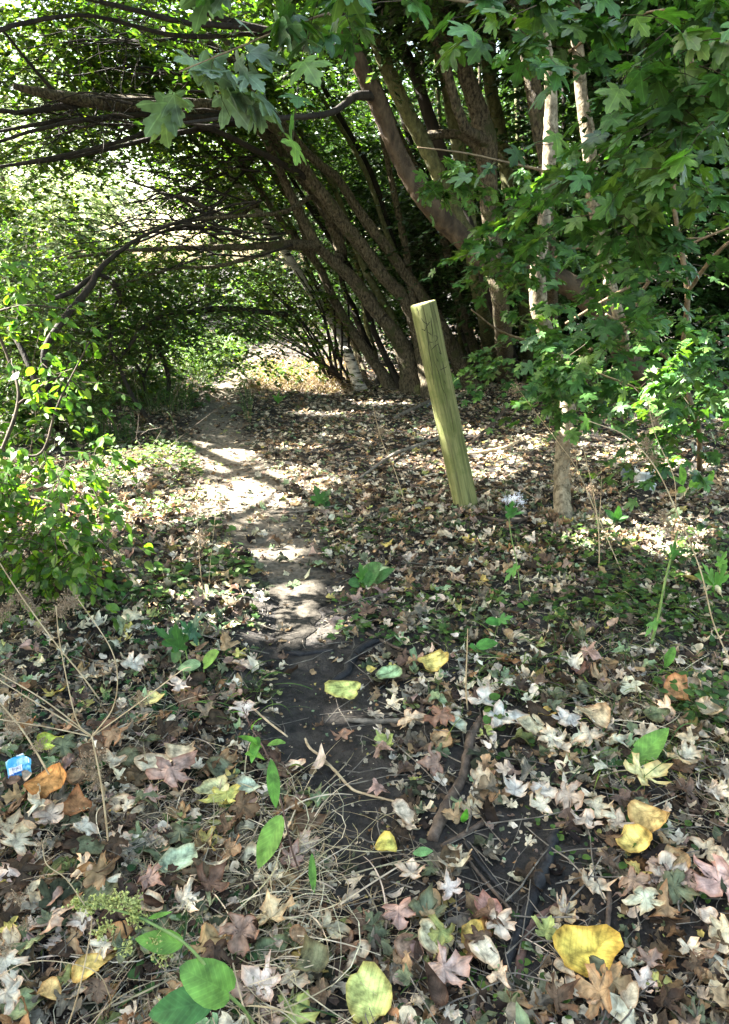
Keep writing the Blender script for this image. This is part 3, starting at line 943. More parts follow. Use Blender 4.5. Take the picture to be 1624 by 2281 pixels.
tree('maple_tree', 'slender sunlit trunk right of the maple stem in front, half hidden by leaves',
     [(1400, 860, 6, 14), (1385, 740, 6, 13), (1350, 600, 6, 13), (1330, 500, 6, 14), (1315, 400, 6, 15), (1310, 300, 6, 16), (1295, 220, 6, 14), (1285, 100, 6, 13), (1275, -40, 6, 12)], mat='bark_pale', seed=41, group='maples on the right')

# thin poles deep in the wood
rng = rs(9)
for q in range(14):
    u = 1000 + q * 43 + rng.uniform(-14, 14)
    y = rng.uniform(8.5, 11)
    lean = rng.uniform(-90, -5)
    r = rng.uniform(5, 11)
    tree('thin_pole_tree', 'thin pole stem in the dark depth of the wood on the right', [(u, 845 + rng.uniform(-12, 8), y, r), (u + lean * .3, 640, y, r * .95), (u + lean * .7, 350, y, r * .85), (u + lean, 80, y, r * .7), (u + lean * 1.2, -80, y, r * .6)],
         mat=['bark_shaded', 'bark_green', 'bark'][q % 3], group='thin poles deep in the wood', seed=60 + q, sides=8)

# front maple (right), stem and leaves
mroot = tree('field_maple', 'mottled maple stem in front with sunlit bark under large lobed leaves, right of the post',
             [(1258, 1168, 4.4, 22), (1251, 1060, 4.4, 21), (1258, 970, 4.4, 20), (1266, 885, 4.4, 20), (1248, 810, 4.4, 20), (1216, 745, 4.4, 21), (1199, 680, 4.4, 23), (1200, 590, 4.4, 22), (1215, 470, 4.4, 18), (1222, 387, 4.4, 18), (1226, 295, 4.4, 18), (1226, 170, 4.4, 16), (1214, 80, 4.4, 13), (1205, -60, 4.4, 12)],
             [[(1284, 890, 4.42, 4.8), (1330, 800, 4.3, 4.2), (1400, 700, 4.2, 4.2), (1450, 620, 4.1, 3.6), (1530, 550, 4, 3.0), (1640, 500, 3.9, 2.4)],
              [(1222, 385, 4.4, 4.2), (1190, 375, 4.3, 3.0), (1130, 362, 4.1, 2.4), (1040, 342, 3.9, 2.1), (930, 328, 3.8, 1.5)],
              [(1215, 400, 4.4, 5.4), (1240, 408, 4.3, 3.6), (1290, 380, 4.2, 2.4), (1340, 340, 4.1, 1.8)],
              [(1265, 830, 4.4, 4.8), (1300, 790, 4.2, 4.2), (1380, 740, 4, 3.6), (1470, 700, 3.8, 3.0)],
              [(1200, 620, 4.4, 3.6), (1260, 560, 4.2, 3.0), (1400, 540, 4, 2.4), (1560, 530, 3.8, 1.8)],
              [(1215, 770, 4.4, 3.6), (1120, 740, 4.1, 2.4), (1050, 690, 3.9, 1.5)],
              [(1214, 85, 4.4, 4.8), (1100, 20, 3.6, 3.6), (900, -10, 2.8, 3.0), (700, 40, 2.1, 2.4), (520, 110, 1.9, 1.8), (400, 160, 1.8, 1.2)],
              [(1222, 150, 4.4, 3.6), (1350, 60, 3.6, 3.0), (1500, 20, 2.8, 2.4), (1640, 60, 2.4, 2.4)],
              [(1256, 960, 4.4, 2.4), (1320, 940, 4.2, 1.8), (1400, 900, 4.0, 1.2), (1500, 890, 3.9, 0.9)]],
             mat='bark_pale', lmat='twig_tan', seed=51, group='maples on the right', bump=.10)
LM = [(.042, .100, .027), (.055, .125, .031), (.030, .076, .021), (.078, .14, .030)]
add_crown(mroot, seed=201, size=.078, cols=LM, tpl=TP_MH, mat='maple', clus=5, droop=.5, up=.75, twr=.0018,
          blobs=[blob(660, 30, 2.1, 150, 35, .2, 9, 6, .22),
                 blob(1420, 50, 2.4, 260, 110, .35, 58, 6, .3), blob(1120, -40, 2.5, 200, 50, .25, 14, 6, .25), blob(1480, 330, 2.7, 180, 170, .4, 48, 6, .3)])
add_crown(mroot, seed=207, size=.080, cols=[(.12, .18, .13), (.10, .155, .11), (.14, .20, .15)], tpl=TP_MH, mat='maple', clus=4, droop=.5, up=.6, twr=.0016,  # paler, greyer green: sky reflected on the leaf tops put into the colour
          blobs=[blob(520, 95, 1.95, 90, 24, .12, 7, 4, .15), blob(400, 140, 1.9, 28, 18, .06, 2, 4, .11)])
m2 = tree('field_maple', 'leafy maple shrub whose lobed leaves fill the right edge around the white pots',
          [(1560, 1040, 3.9, 8), (1555, 950, 3.9, 7), (1520, 830, 3.9, 7), (1530, 650, 3.8, 7), (1500, 420, 3.8, 6), (1540, 200, 3.7, 5), (1530, 0, 3.7, 4)],
          [[(1520, 830, 3.9, 5), (1440, 760, 3.7, 4), (1350, 700, 3.5, 3)], [(1530, 650, 3.8, 5), (1600, 560, 3.6, 4), (1680, 500, 3.5, 3)],
           [(1512, 600, 3.8, 5), (1400, 640, 3.6, 4), (1260, 720, 3.5, 3)], [(1555, 940, 3.9, 4), (1450, 880, 3.6, 3), (1330, 830, 3.4, 2)]],
          mat='twig_tan', seed=52, group='maples on the right', sides=8)
add_crown(m2, seed=202, size=.064, cols=LM, tpl=TP_MH, mat='maple', clus=7, droop=.45, up=.75, twr=.0018,
          blobs=[blob(1450, 560, 3.2, 210, 230, .45, 88, 7, .3), blob(1520, 860, 3.3, 160, 140, .35, 84, 7, .26), blob(1370, 760, 3.5, 150, 170, .3, 62, 7, .28),
                 blob(1130, 480, 3.8, 130, 60, .25, 60, 7, .24), blob(1000, 420, 3.9, 70, 40, .15, 20, 7, .2), blob(1140, 610, 4.0, 110, 50, .2, 24, 7, .22), blob(945, 340, 3.8, 30, 50, .12, 7, 6, .16), blob(1235, 830, 3.6, 60, 70, .2, 34, 7, .2),
                 blob(865, 462, 4.6, 60, 16, .15, 7, 6, .18), blob(1130, 700, 4.2, 50, 60, .2, 13, 7, .2)])
add_crown(m2, seed=203, size=.055, cols=LM, tpl=TP_ML, mat='maple', clus=9, droop=.45, up=.75,
          blobs=[blob(1470, 420, 5.2, 220, 330, .4, 115, 8, .35), blob(1500, 890, 5.2, 200, 80, .3, 80, 8, .28), blob(1150, 800, 5.6, 90, 60, .3, 26, 8, .3)])

def fan(root, n, box0, box1, y0, y1, r, seed, name='branchlets'):
    """thin dark side branches reaching out to the left from the boughs"""
    rg = rs(seed)
    parts = []
    for q in range(n):
        u0, v0 = rg.uniform(box0[0], box0[1]), rg.uniform(box0[2], box0[3])
        u1, v1 = rg.uniform(box1[0], box1[1]), rg.uniform(box1[2], box1[3])
        v1 = v0 * .45 + v1 * .55
        ya, yb = rg.uniform(y0, y1), rg.uniform(y0, y1) - .4
        bow = rg.uniform(-50, 30)
        k = np.linspace(0, 1, 7)
        L = [(u0 + (u1 - u0) * a + rg.normal() * 9, v0 + (v1 - v0) * a + bow * math.sin(a * PI) + rg.normal() * 7, ya + (yb - ya) * a, r * (1 - .8 * a) * rg.uniform(.7, 1.2)) for a in k]
        P, Rr = limb_pts(L, n=22)
        parts.append(tube(P, Rr, 5, cap=False))
        for w_ in range(rg.randint(2, 5)):
            i = rg.randint(5, 17)
            d = np.array([rg.normal() * .5 - .3, rg.normal() * .3, rg.normal() * .45]) * rg.uniform(.4, 1.0)
            s_ = np.linspace(0, 1, 7)[:, None]
            C = P[i] + d * s_ + np.array([0, 0, -.18]) * s_ ** 2 * rg.uniform(-1, 1) + np.cumsum(rg.normal(size=(7, 3)) * .012, 0)
            parts.append(tube(C, Rr[i] * .6 * (1 - .7 * s_[:, 0]) + .0008, 4, cap=False))
    Vm, Fm, _, _ = merge(parts)
    make(name, Vm, Fm, M['bark_shaded'], root)


lt = [o for o in bpy.data.objects if o.name.startswith('leaning_tree')]
fan(lt[0], 16, (430, 680, 440, 600), (-60, 330, 400, 700), 7.6, 8.6, 3.2, 61)
fan(lt[1], 12, (150, 560, 200, 290), (-80, 200, 150, 430), 6.9, 7.7, 3.6, 62)
fan(lt[2], 12, (350, 640, 20, 250), (-60, 300, 0, 250), 7.4, 8.4, 3.2, 63)
fan(lt[3], 12, (430, 640, 330, 520), (100, 400, 300, 640), 8.4, 9.2, 2.6, 64)

# ---- backing wood on the right, beyond the trunks, its shade put into darker greens
lf, tw = foliage(301, [blob(1250, 420, 12.5, 560, 520, 1.6, 5200, 13, .8), blob(860, 560, 12.0, 150, 240, 1.0, 900, 12, .7), blob(1500, 700, 10.0, 330, 230, 1.2, 1300, 12, .7), blob(1620, 130, 11.0, 380, 300, 1.2, 2400, 13, .8), blob(1150, 640, 11.5, 300, 230, 1.0, 1200, 12, .7), blob(1620, 330, 8.6, 300, 400, .9, 2400, 12, .7), blob(1560, -40, 7.0, 420, 160, 1.0, 1200, 12, .7)], .085, GREEN_SHADED, droop=.4)
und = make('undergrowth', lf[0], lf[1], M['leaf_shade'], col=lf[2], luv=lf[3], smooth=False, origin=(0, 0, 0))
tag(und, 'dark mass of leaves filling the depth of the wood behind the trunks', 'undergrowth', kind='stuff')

# ---- unseen trees over and beside the wood, put in to shade it and the foreground
ROOF = [('tall shade tree with a broad crown high over the wood on the right', (5.5, 9.5), [((5.2, 9.5, 8.5), (3.6, 4.0, 1.6), 3600, 13, .8), ((2.6, 10.5, 7.4), (3.0, 3.2, 1.2), 2400, 13, .8)], .24),
        ('unseen tree added right of the camera to darken the wood', (5.4, 4.4), [((5.0, 4.8, 5.2), (1.9, 2.6, 1.7), 2000, 13, .75)], .2),  # out of view, added to cut the light on the right
        ('broad tree on the far left whose crown shades the ground by the camera', (-6.2, 3.4), [((-5.6, 3.2, 5.4), (1.9, 3.6, 2.6), 3400, 14, .75), ((-3.9, 1.4, 4.6), (1.2, 2.6, 1.6), 1500, 14, .7), ((-4.0, 4.6, 5.2), (.9, 1.9, 1.4), 1000, 14, .7)], .2),
        ('unseen tree left of the path, with a high crown added to shade the maples', (-7.0, 9.0), [((-6.4, 8.0, 6.4), (2.0, 2.6, 1.8), 1300, 13, .75), ((-2.3, 4.8, 5.3), (1.9, 2.1, 1.2), 2400, 13, .7)], .2)]  # second crown sits above the frame, added to shade the maples
for q, (lab, xy, bl, r) in enumerate(ROOF):
    z0 = h1(*xy)
    root = empty('unseen_shade_tree', (xy[0], xy[1], z0), lab, 'tree')
    P = spline([[xy[0], xy[1], z0 - .05, r], [xy[0] - .1, xy[1], 2.5, r * .8], [xy[0] + .15, xy[1] + .1, 5, r * .6], [xy[0], xy[1], 8, r * .25]], 30)
    V, Fc = tube(P[:, :3], P[:, 3], 14, .12, 90 + q)
    make('trunk', V, Fc, M['bark'], root)
    for k, b in enumerate(bl):
        c = np.array(b[0])
        for s in range(4):
            e = c + rs(q * 9 + k * 3 + s).normal(size=3) * np.array(b[1]) * .5
            P = spline([[xy[0], xy[1] + .05, 3.0 + .4 * s, r * .45], [*(np.array([xy[0], xy[1], 4.0]) * .5 + e * .5), r * .3], [*e, r * .08]], 14)
            V, Fc = tube(P[:, :3], P[:, 3], 7, .1, s)
            make('limb', V, Fc, M['bark_shaded'], root)
    add_crown(root, seed=400 + q, blobs=bl, size=.085, cols=GREEN, clus=14)

# ---- far background trees, sunlit, beyond the path and to the left
FAR = [('sunlit tree filling the bright gap left of the path, leaves paled for glare', -9.5, 21, 3.6, 4.6, 0), ('tall sunlit tree straight beyond the bright gap', -5.0, 25, 3.6, 5.6, 1), ('broad sunlit tree at the far left edge', -13.5, 17, 3.4, 4.4, 0),
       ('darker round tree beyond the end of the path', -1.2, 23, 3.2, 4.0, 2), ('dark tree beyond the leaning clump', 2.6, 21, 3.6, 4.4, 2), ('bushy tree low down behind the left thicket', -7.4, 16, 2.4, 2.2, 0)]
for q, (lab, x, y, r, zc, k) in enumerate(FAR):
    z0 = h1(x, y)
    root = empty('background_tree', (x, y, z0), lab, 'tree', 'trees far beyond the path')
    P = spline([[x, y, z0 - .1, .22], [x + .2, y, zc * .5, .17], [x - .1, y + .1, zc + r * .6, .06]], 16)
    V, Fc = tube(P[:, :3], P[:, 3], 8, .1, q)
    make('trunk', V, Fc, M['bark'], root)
    add_crown(root, seed=500 + q, size=.13, cols=[[(.36, .40, .27), (.42, .45, .33), (.26, .32, .17)], GREEN_Y, GREEN][k], clus=22, carve=False, mat='leaf_far',  # first palette is paled: sun glare and haze put into the leaf colour
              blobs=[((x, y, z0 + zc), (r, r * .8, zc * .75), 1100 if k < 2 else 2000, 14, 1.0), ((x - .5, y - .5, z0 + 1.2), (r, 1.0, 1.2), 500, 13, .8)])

# ---- left shrubs
tree('dogwood_shrub', 'bright green leafy shrub in the left foreground with drooping oval leaves',
     [(-40, 1250, 3.2, 6), (-20, 1080, 3.2, 5), (40, 900, 3.3, 4), (20, 800, 3.4, 3.5), (-30, 690, 3.4, 3)],
     [[(0, 1000, 3.2, 3.5), (90, 1010, 3.2, 3), (130, 900, 3.25, 2.5), (200, 760, 3.3, 1.5)], [(-10, 1100, 3.2, 3.5), (120, 1120, 3.1, 3), (220, 1200, 3.0, 2), (290, 1290, 2.9, 1.2)],
      [(40, 900, 3.3, 3), (130, 840, 3.3, 2), (190, 870, 3.3, 1.2)], [(-30, 700, 3.4, 3), (60, 680, 3.4, 2), (170, 690, 3.4, 1.2)]],
     mat='twig', seed=71, cat='shrub', group=None, sides=7, flare=False, trunk_name='stem')
r71 = bpy.data.objects['dogwood_shrub']
add_crown(r71, seed=610, size=.045, cols=[(.05, .115, .016), (.065, .14, .018), (.032, .075, .013), (.11, .18, .02)], tpl=tpl_outline(OVAL, .2, rings=1, fold=.18), mat='leaf_near', clus=6, droop=.6, up=.7,
          blobs=[blob(40, 880, 3.4, 140, 180, .35, 120, 7, .28), blob(40, 1110, 3.2, 160, 130, .32, 140, 7, .26), blob(170, 1200, 3.0, 90, 70, .2, 36, 7, .22), blob(20, 690, 3.5, 120, 70, .3, 60, 7, .26), blob(60, 1255, 3.1, 150, 60, .25, 80, 7, .22), blob(230, 1000, 3.4, 60, 80, .2, 14, 7, .2)])

STEMS = [('thin dark sapling with a crooked stem left of the path, nearest the path edge', [(371, 898, 8.4, 6), (376, 846, 8.4, 5), (364, 800, 8.4, 5), (351, 770, 8.4, 4), (370, 720, 8.5, 4), (400, 690, 8.6, 3), (470, 660, 8.8, 2)], [[(376, 820, 8.4, 3), (345, 760, 8.3, 3), (325, 700, 8.2, 2)], [(364, 800, 8.4, 3), (350, 740, 8.4, 3), (305, 690, 8.3, 2), (290, 610, 8.2, 2)]]),
         ('slanting dark sapling left of the crooked one by the path', [(348, 962, 7.4, 6), (325, 925, 7.4, 5), (293, 880, 7.4, 5), (262, 806, 7.5, 4), (247, 775, 7.5, 4), (250, 700, 7.6, 3), (300, 600, 7.8, 2)], [[(262, 806, 7.5, 3), (330, 720, 7.8, 5), (400, 700, 8.4, 6), (500, 688, 8.8, 7), (640, 700, 9.2, 7)]]),
         ('dark upright sapling standing in the left thicket', [(215, 885, 7.8, 5), (217, 820, 7.8, 4), (218, 760, 7.8, 4), (225, 640, 7.8, 3)], []),
         ('heavy dark limbed sapling behind the bright shrub on the left', [(125, 955, 6.2, 9), (108, 900, 6.2, 8), (80, 850, 6.2, 7), (50, 780, 6.3, 6), (20, 730, 6.4, 5)], [[(108, 870, 6.3, 7), (100, 780, 6.4, 7), (150, 700, 6.6, 8), (200, 640, 6.8, 8), (231, 590, 7, 6), (330, 520, 7.4, 4), (480, 470, 8, 2)], [(105, 668, 6.6, 4), (160, 650, 6.8, 6), (216, 612, 7, 5), (260, 640, 7.2, 6), (270, 680, 7.3, 3)]]),
         ('pair of thin dark stems just behind the slanting sapling', [(330, 905, 8.0, 4), (318, 840, 8, 4), (290, 790, 8, 3), (270, 740, 8, 3), (200, 650, 8, 2)], [[(318, 850, 8, 3), (335, 790, 8, 3), (310, 730, 8.1, 2)]])]
for q, (lab, st, lm) in enumerate(STEMS):
    tree('sapling', lab, st, lm, mat='bark_shaded', seed=80 + q, cat='sapling', sides=7, lsides=6, group='saplings in the left thicket', flare=False,
         crown=dict(seed=620 + q, size=.06, cols=GREEN_Y if q % 2 else GREEN, blobs=[blob(st[-1][0] + 20, st[-1][1] + 20, st[-1][2], 170, 90, .7, 190, 11, .5), blob(st[2][0] - 50, 780, st[2][2] + .5, 130, 70, .6, 90, 10, .45)]))
# thicket behind the saplings, left
lf, tw = foliage(640, [blob(120, 800, 10.5, 330, 120, 1.0, 900, 11, .6), blob(420, 730, 13.5, 130, 110, .9, 520, 12, .6), blob(40, 640, 9.0, 200, 150, .8, 420, 11, .6), blob(560, 720, 16, 120, 110, .8, 500, 12, .7), blob(200, 930, 9.2, 170, 60, .6, 240, 10, .4), blob(330, 880, 8.6, 130, 50, .5, 200, 10, .35), blob(120, 900, 6.6, 130, 70, .5, 200, 10, .35), blob(470, 780, 12, 50, 40, .4, 120, 10, .35)], .07, [(.055, .11, .028), (.075, .14, .035), (.04, .085, .022), (.11, .17, .05)], droop=.4)
th = make('thicket', lf[0], lf[1], M['leaf'], col=lf[2], luv=lf[3], smooth=False, origin=(0, 0, 0))
tag(th, 'tangled green thicket left of the path under the trees', 'thicket', kind='stuff')
# bare tangled twigs of the thicket
rng = rs(66)
n = 900
b0 = np.column_stack([rng.uniform(-5.2, -1.7, n), rng.uniform(5.0, 11.5, n), np.zeros(n)])
b0 = b0[b0[:, 0] < -.38 * b0[:, 1] + .55]
n = len(b0)
b0[:, 2] = H(b0[:, 0], b0[:, 1])
d = np.column_stack([rng.normal(size=(n, 2)) * .45, rng.uniform(.5, 1.2, n)]) * rng.uniform(.6, 1.9, (n, 1))
s = np.linspace(0, 1, 7)
C = b0[:, None] + d[:, None] * s[None, :, None] + np.cumsum(rng.normal(size=(n, 7, 3)) * .03, 1)
C = C[keep_mask(C[:, 2]) & keep_mask(C[:, 4]) & keep_mask(C[:, 6])]
n = len(C)
V, Fc = many_tubes(C, rng.uniform(.002, .006, n), np.full(n, .001), 4)
o = make('brushwood', V, Fc, M['twig'], origin=(0, 0, 0))
tag(o, 'tangle of thin bare stems under the left thicket', 'brushwood', kind='stuff')


# ------------------------------------------------------------------ the leaning post
def build_post():
    b, t = G(1041, 1139), at(945, 676, 4.5)
    b = np.array(b)
    t = np.array([t[0], b[1] + .03, t[2]])
    ax = (t - b)
    Lh = np.linalg.norm(ax)
    ax /= Lh
    r = .078
    root = empty('wooden_post', tuple(b), 'pale green round timber post leaning left with dark scrawl near its top', 'post')
    sx = np.cross(ax, [0, 1, 0.0])
    sx /= np.linalg.norm(sx)
    sx = sx if sx[0] > 0 else -sx
    sy = np.cross(sx, ax)
    sy = sy if sy[1] < 0 else -sy          # towards the camera

    def surf(s, tt, off=0.0):
        """s metres below the top, tt -1..1 across the visible face"""
        a = math.asin(max(-.98, min(.98, tt)))
        return t - ax * s + (sx * math.sin(a) + sy * math.cos(a)) * (r + off)
    m = 60
    S = np.linspace(-.12, Lh - .012, m)
    S = np.concatenate([S, [Lh - .003, Lh]])
    R = np.concatenate([np.full(m, r), [r - .002, r - .009]])
    sides = 48
    th = np.linspace(0, 2 * PI, sides, endpoint=False)
    rr = R[:, None] * (1 + .012 * (vnoise(np.cos(th)[None] * 2 + 5 + S[:, None] * 0, np.sin(th)[None] * 2 + S[:, None] * 1.5 + 5, 3) - .5) + .02 * (vnoise(th[None] * 6 + 0 * S[:, None], S[:, None] * .6 + 0 * th[None], 8) - .5))
    V = b + ax * S[:, None, None] + rr[:, :, None] * (np.cos(th)[None, :, None] * sx + np.sin(th)[None, :, None] * sy)
    # rotate into a local frame so that wood grain runs along z: mesh is built along z then the object is turned
    V = V.reshape(-1, 3)
    Q = np.stack([sx, sy, ax], -1)
    loc = (V - b) @ Q
    k = len(S)
    i = np.arange(k - 1)[:, None] * sides
    j = np.arange(sides)[None]
    F = np.stack([i + j, i + (j + 1) % sides, i + sides + (j + 1) % sides, i + sides + j], -1).reshape(-1, 4)
    det = np.linalg.det(Q)
    from mathutils import Matrix
    if det < 0:
        F = F[:, ::-1]
        Q[:, 1] *= -1
        loc[:, 1] *= -1
    rot = Matrix([list(map(float, r_)) for r_ in Q]).to_euler()
    sh = make('shaft', loc, [F], M['post'], None, origin=(0, 0, 0))
    sh.parent = root
    sh.rotation_euler = rot
    c = np.vstack([[0, 0, Lh + .001], loc[-sides:]])
    c[0] = [0, 0, loc[-1, 2]]
    jj = np.arange(sides)
    e = make('end_grain', c, [np.stack([np.zeros(sides, int), 1 + jj, 1 + (jj + 1) % sides], -1)], M['post_top'], None, origin=(0, 0, 0), smooth=False)
    e.parent = root
    e.rotation_euler = rot

    def conv(cx, cy):
        s = (cy - 140 - (cx - 420) * .13 * 0) / 2860.0
        left = 215 + .2136 * (cy - 180)
        return max(.004, s), (cx - left) / 425 * 2 - 1

    def stroke(pts, w, name, mat, off=.0006):
        P = spline([conv(*p) for p in pts], len(pts) * 7)
        Wd = w / 2860. * np.sin(np.linspace(.25, PI - .25, len(P))) ** .6
        Vs = []
        for q in range(len(P)):
            dd = P[min(q + 1, len(P) - 1)] - P[max(q - 1, 0)]
            ds, dt = dd[0], dd[1] * r
            nn = math.hypot(ds, dt) + 1e-9
            a, c_ = -dt / nn * Wd[q] / 2, ds / nn * Wd[q] / 2
            Vs.append(surf(P[q, 0] + a, P[q, 1] + c_ / r, off))
            Vs.append(surf(P[q, 0] - a, P[q, 1] - c_ / r, off))
        q = np.arange(len(P) - 1) * 2
        o_ = make(name, np.array(Vs), [np.stack([q, q + 1, q + 3, q + 2], -1)], M[mat], root, smooth=False)
        o_.parent = sh
        o_.matrix_parent_inverse = rot.to_matrix().to_4x4().inverted()
    for pts in [[(540, 400), (550, 520), (565, 640), (572, 740)], [(380, 370), (430, 450), (505, 500)], [(528, 455), (480, 510), (432, 590)], [(385, 545), (450, 590)],
                [(488, 615), (520, 650), (550, 685)], [(590, 705), (638, 725), (640, 780), (605, 808)], [(508, 785), (570, 805)], [(660, 850), (690, 950), (712, 1035), (672, 985)],
                [(548, 925), (600, 880), (668, 850)], [(740, 1160), (762, 1280), (790, 1400)], [(688, 1290), (760, 1278), (822, 1270)], [(640, 1080), (665, 1150)], [(1005 - 240, 1480), (790, 1540)]]:
        stroke(pts, 12, 'scrawl_mark', 'mark', .0011)
    for pts, w_ in [([(395, 142), (425, 290), (460, 450), (490, 700), (515, 950), (560, 1200), (595, 1520)], 8), ([(580, 1080), (680, 1340), (720, 1560), (800, 1750), (830, 1950)], 5),
                    ([(300, 180), (330, 260), (345, 330)], 6), ([(620, 1100), (660, 1300), (690, 1420)], 4), ([(560, 180), (600, 330), (660, 520)], 4), ([(330, 700), (400, 1000), (450, 1250)], 3),
                    ([(500, 1100), (540, 1250), (560, 1350)], 3), ([(640, 1950), (760, 2300), (860, 2700)], 4), ([(860, 1850), (900, 2100), (960, 2500)], 4), ([(700, 2600), (800, 2950), (860, 3300)], 5), ([(420, 1350), (500, 1700), (540, 1950)], 4)]:
        stroke(pts, w_ * 1.5, 'split', 'crack', .0008)


build_post()

# ------------------------------------------------------------------ sticks and roots on the floor
STK = []


def stick(name, label, pts, mat, group=None, cat='stick', up=.010, knots=True, seed=0, sides=9, bump=.16):
    rows = []
    STK.append(np.array(pts, float))
    for u, v, r in pts:
        p = G(u, v, up)
        d = math.hypot(p[1], CAMZ)
        rows.append([*p, r * d / FPX])
    n = max(10, len(rows) * 6)
    S = spline(rows, n)
    rg = rs(seed + 900)
    S[:, :3] += rg.normal(size=(n, 3)) * S[:, 3:4] * .10
    R = S[:, 3] * (1 + .22 * (vnoise(np.arange(n) * .7, np.zeros(n), seed) - .5))
    V, Fc = tube(S[:, :3], R, sides, bump, seed)
    o = make(name, V, Fc, M[mat])
    tag(o, label, cat, group)
    return o


SG = 'sticks lying on the woodland floor'
stick('fallen_stick', 'black charred stick lying on bare soil, lower right', [(1238, 1848, 11), (1225, 1905, 13), (1195, 1975, 13), (1165, 2050, 13), (1140, 2110, 12), (1128, 2150, 8)], 'stick_black', SG, seed=1, up=.012)
stick('fallen_stick', 'long thick dark brown stick that curves down from the pale maple leaf', [(1070, 1600, 9), (1052, 1640, 11), (1040, 1690, 11), (1028, 1735, 11), (1005, 1775, 12), (985, 1820, 13), (962, 1870, 12)], 'stick_brown', SG, seed=2)
stick('fallen_stick', 'reddish brown stick bending beside the lower end of the charred stick', [(1262, 2004, 8), (1225, 2030, 9), (1185, 2058, 9), (1168, 2100, 9), (1158, 2150, 9), (1152, 2190, 7)], 'stick_red', SG, seed=3)
stick('fallen_stick', 'grey brown stick lying left of the charred stick, half buried', [(940, 2085, 8), (985, 2065, 9), (1030, 2045, 9), (1065, 2025, 7)], 'stick_grey', SG, seed=4, up=.004)
stick('fallen_stick', 'short knobbly stick pointing from the curved stick up to the right', [(985, 1885, 5), (1030, 1860, 6), (1075, 1832, 6), (1115, 1810, 4)], 'stick_brown', SG, seed=5)
stick('fallen_stick', 'thin dark stick running down right, upper of the pair by the charred stick', [(1035, 1872, 3.5), (1062, 1915, 4), (1100, 1960, 4.5), (1145, 2010, 3.5)], 'stick_black', SG, seed=6)
stick('fallen_stick', 'thin brown stick running down right, lower of the pair by the charred stick', [(1030, 1898, 3), (1075, 1955, 3.5), (1140, 2030, 3.5)], 'stick_brown', SG, seed=7)
stick('fallen_stick', 'straight grey stick lying crosswise above the brown maple leaf', [(768, 1603, 5), (830, 1607, 6), (890, 1606, 6), (952, 1607, 5)], 'stick_grey', SG, seed=8, up=.004)
stick('tree_root', 'dark forked root humping out of the path above the yellow green leaf', [(850, 1422, 7), (805, 1445, 9), (782, 1475, 11), (772, 1500, 10), (735, 1520, 7)], 'stick_black', None, 'root', up=.004, seed=9)
stick('fallen_stick', 'dark flattened stick lying left of the forked root', [(618, 1448, 5), (660, 1456, 7), (705, 1453, 7), (745, 1450, 5)], 'stick_black', SG, seed=10, up=.0)
stick('fallen_stick', 'upright looking dark twig at the lower right near the yellow leaf', [(1352, 1958, 5), (1357, 2000, 5), (1353, 2060, 5), (1345, 2090, 4), (1310, 2112, 3)], 'stick_brown', SG, seed=11)
stick('fallen_stick', 'straight dark stick in the grass on the left of the path', [(272, 1222, 4), (310, 1224, 5), (352, 1226, 4)], 'stick_grey', SG, seed=12, up=.02)
stick('fallen_stick', 'thin dark stick pointing at the pale green leaf from the left', [(815, 1409, 3), (880, 1440, 3.5), (935, 1462, 3)], 'stick_brown', SG, seed=13)
stick('fallen_stick', 'long thin pale stick lying across the far path', [(600, 1142, 2), (690, 1137, 2.5), (780, 1118, 2)], 'stick_grey', SG, seed=14, up=.02)
stick('fallen_stick', 'white weathered branch lying right of the post', [(1040, 1010, 3), (1085, 1005, 4), (1120, 998, 4), (1150, 985, 3)], 'dry', SG, seed=15, up=.04)
stick('fallen_stick', 'long grey branch lying among leaves left of the post', [(800, 1065, 3), (880, 1010, 3.5), (950, 985, 4), (1010, 960, 3)], 'stick_grey', SG, seed=16, up=.04)
stick('fallen_stick', 'slanting branch on the ground behind the post', [(880, 930, 4), (930, 905, 4), (975, 885, 3)], 'stick_grey', SG, seed=17, up=.04)
stick('fallen_stick', 'knotty brown stick between the post and the maple stem', [(1050, 985, 3), (1100, 940, 4), (1130, 905, 3)], 'stick_brown', SG, seed=18, up=.05)
stick('fallen_stick', 'long curved stick lying right of the post foot in the leaves', [(1075, 1150, 3), (1150, 1160, 4), (1230, 1135, 3), (1290, 1150, 3)], 'stick_brown', SG, seed=19, up=.02)
stick('fallen_stick', 'leaning stick propped low among leaves behind the white pots', [(1500, 1085, 4), (1525, 1050, 4), (1548, 1020, 3)], 'stick_brown', SG, seed=20, up=.08)
stick('fallen_stick', 'pale thin stick at the bottom below the pink maple leaf', [(930, 2225, 3), (985, 2200, 4), (1035, 2175, 3)], 'stick_grey', SG, seed=21)
stick('fallen_stick', 'short pale stick at the bottom edge of the picture', [(1040, 2278, 5), (1050, 2250, 6), (1058, 2215, 5)], 'stick_grey', SG, seed=22)
stick('dry_stalk', 'bent straw coloured stalk lying across the bare soil', [(680, 1645, 2.5), (690, 1665, 3), (715, 1685, 3), (750, 1720, 3.5), (785, 1757, 3), (830, 1772, 2.5), (905, 1790, 2)], 'dry', None, 'dry stalk', up=.015, seed=23, sides=6, bump=.05)
stick('dry_stalk', 'thin straw lying at the left edge of the bare soil, beside the dock', [(540, 1555, 2), (590, 1600, 2.5), (640, 1640, 2)], 'dry', None, 'dry stalk', up=.03, seed=24, sides=6, bump=.05)
rng = rs(31)
n = 2300
yy = 1.05 + rng.rand(n) ** 1.6 * 11
xx = rng.uniform(-.62, .66, n) * (yy + .25)
pd = path_dist(xx, yy)
k = (rng.rand(n) < np.clip(pd, .3, 1)) & ((xx > -.42 * yy + .3) | (yy < 6))
xx, yy = xx[k], yy[k]
n = len(xx)
az = rng.rand(n) * PI
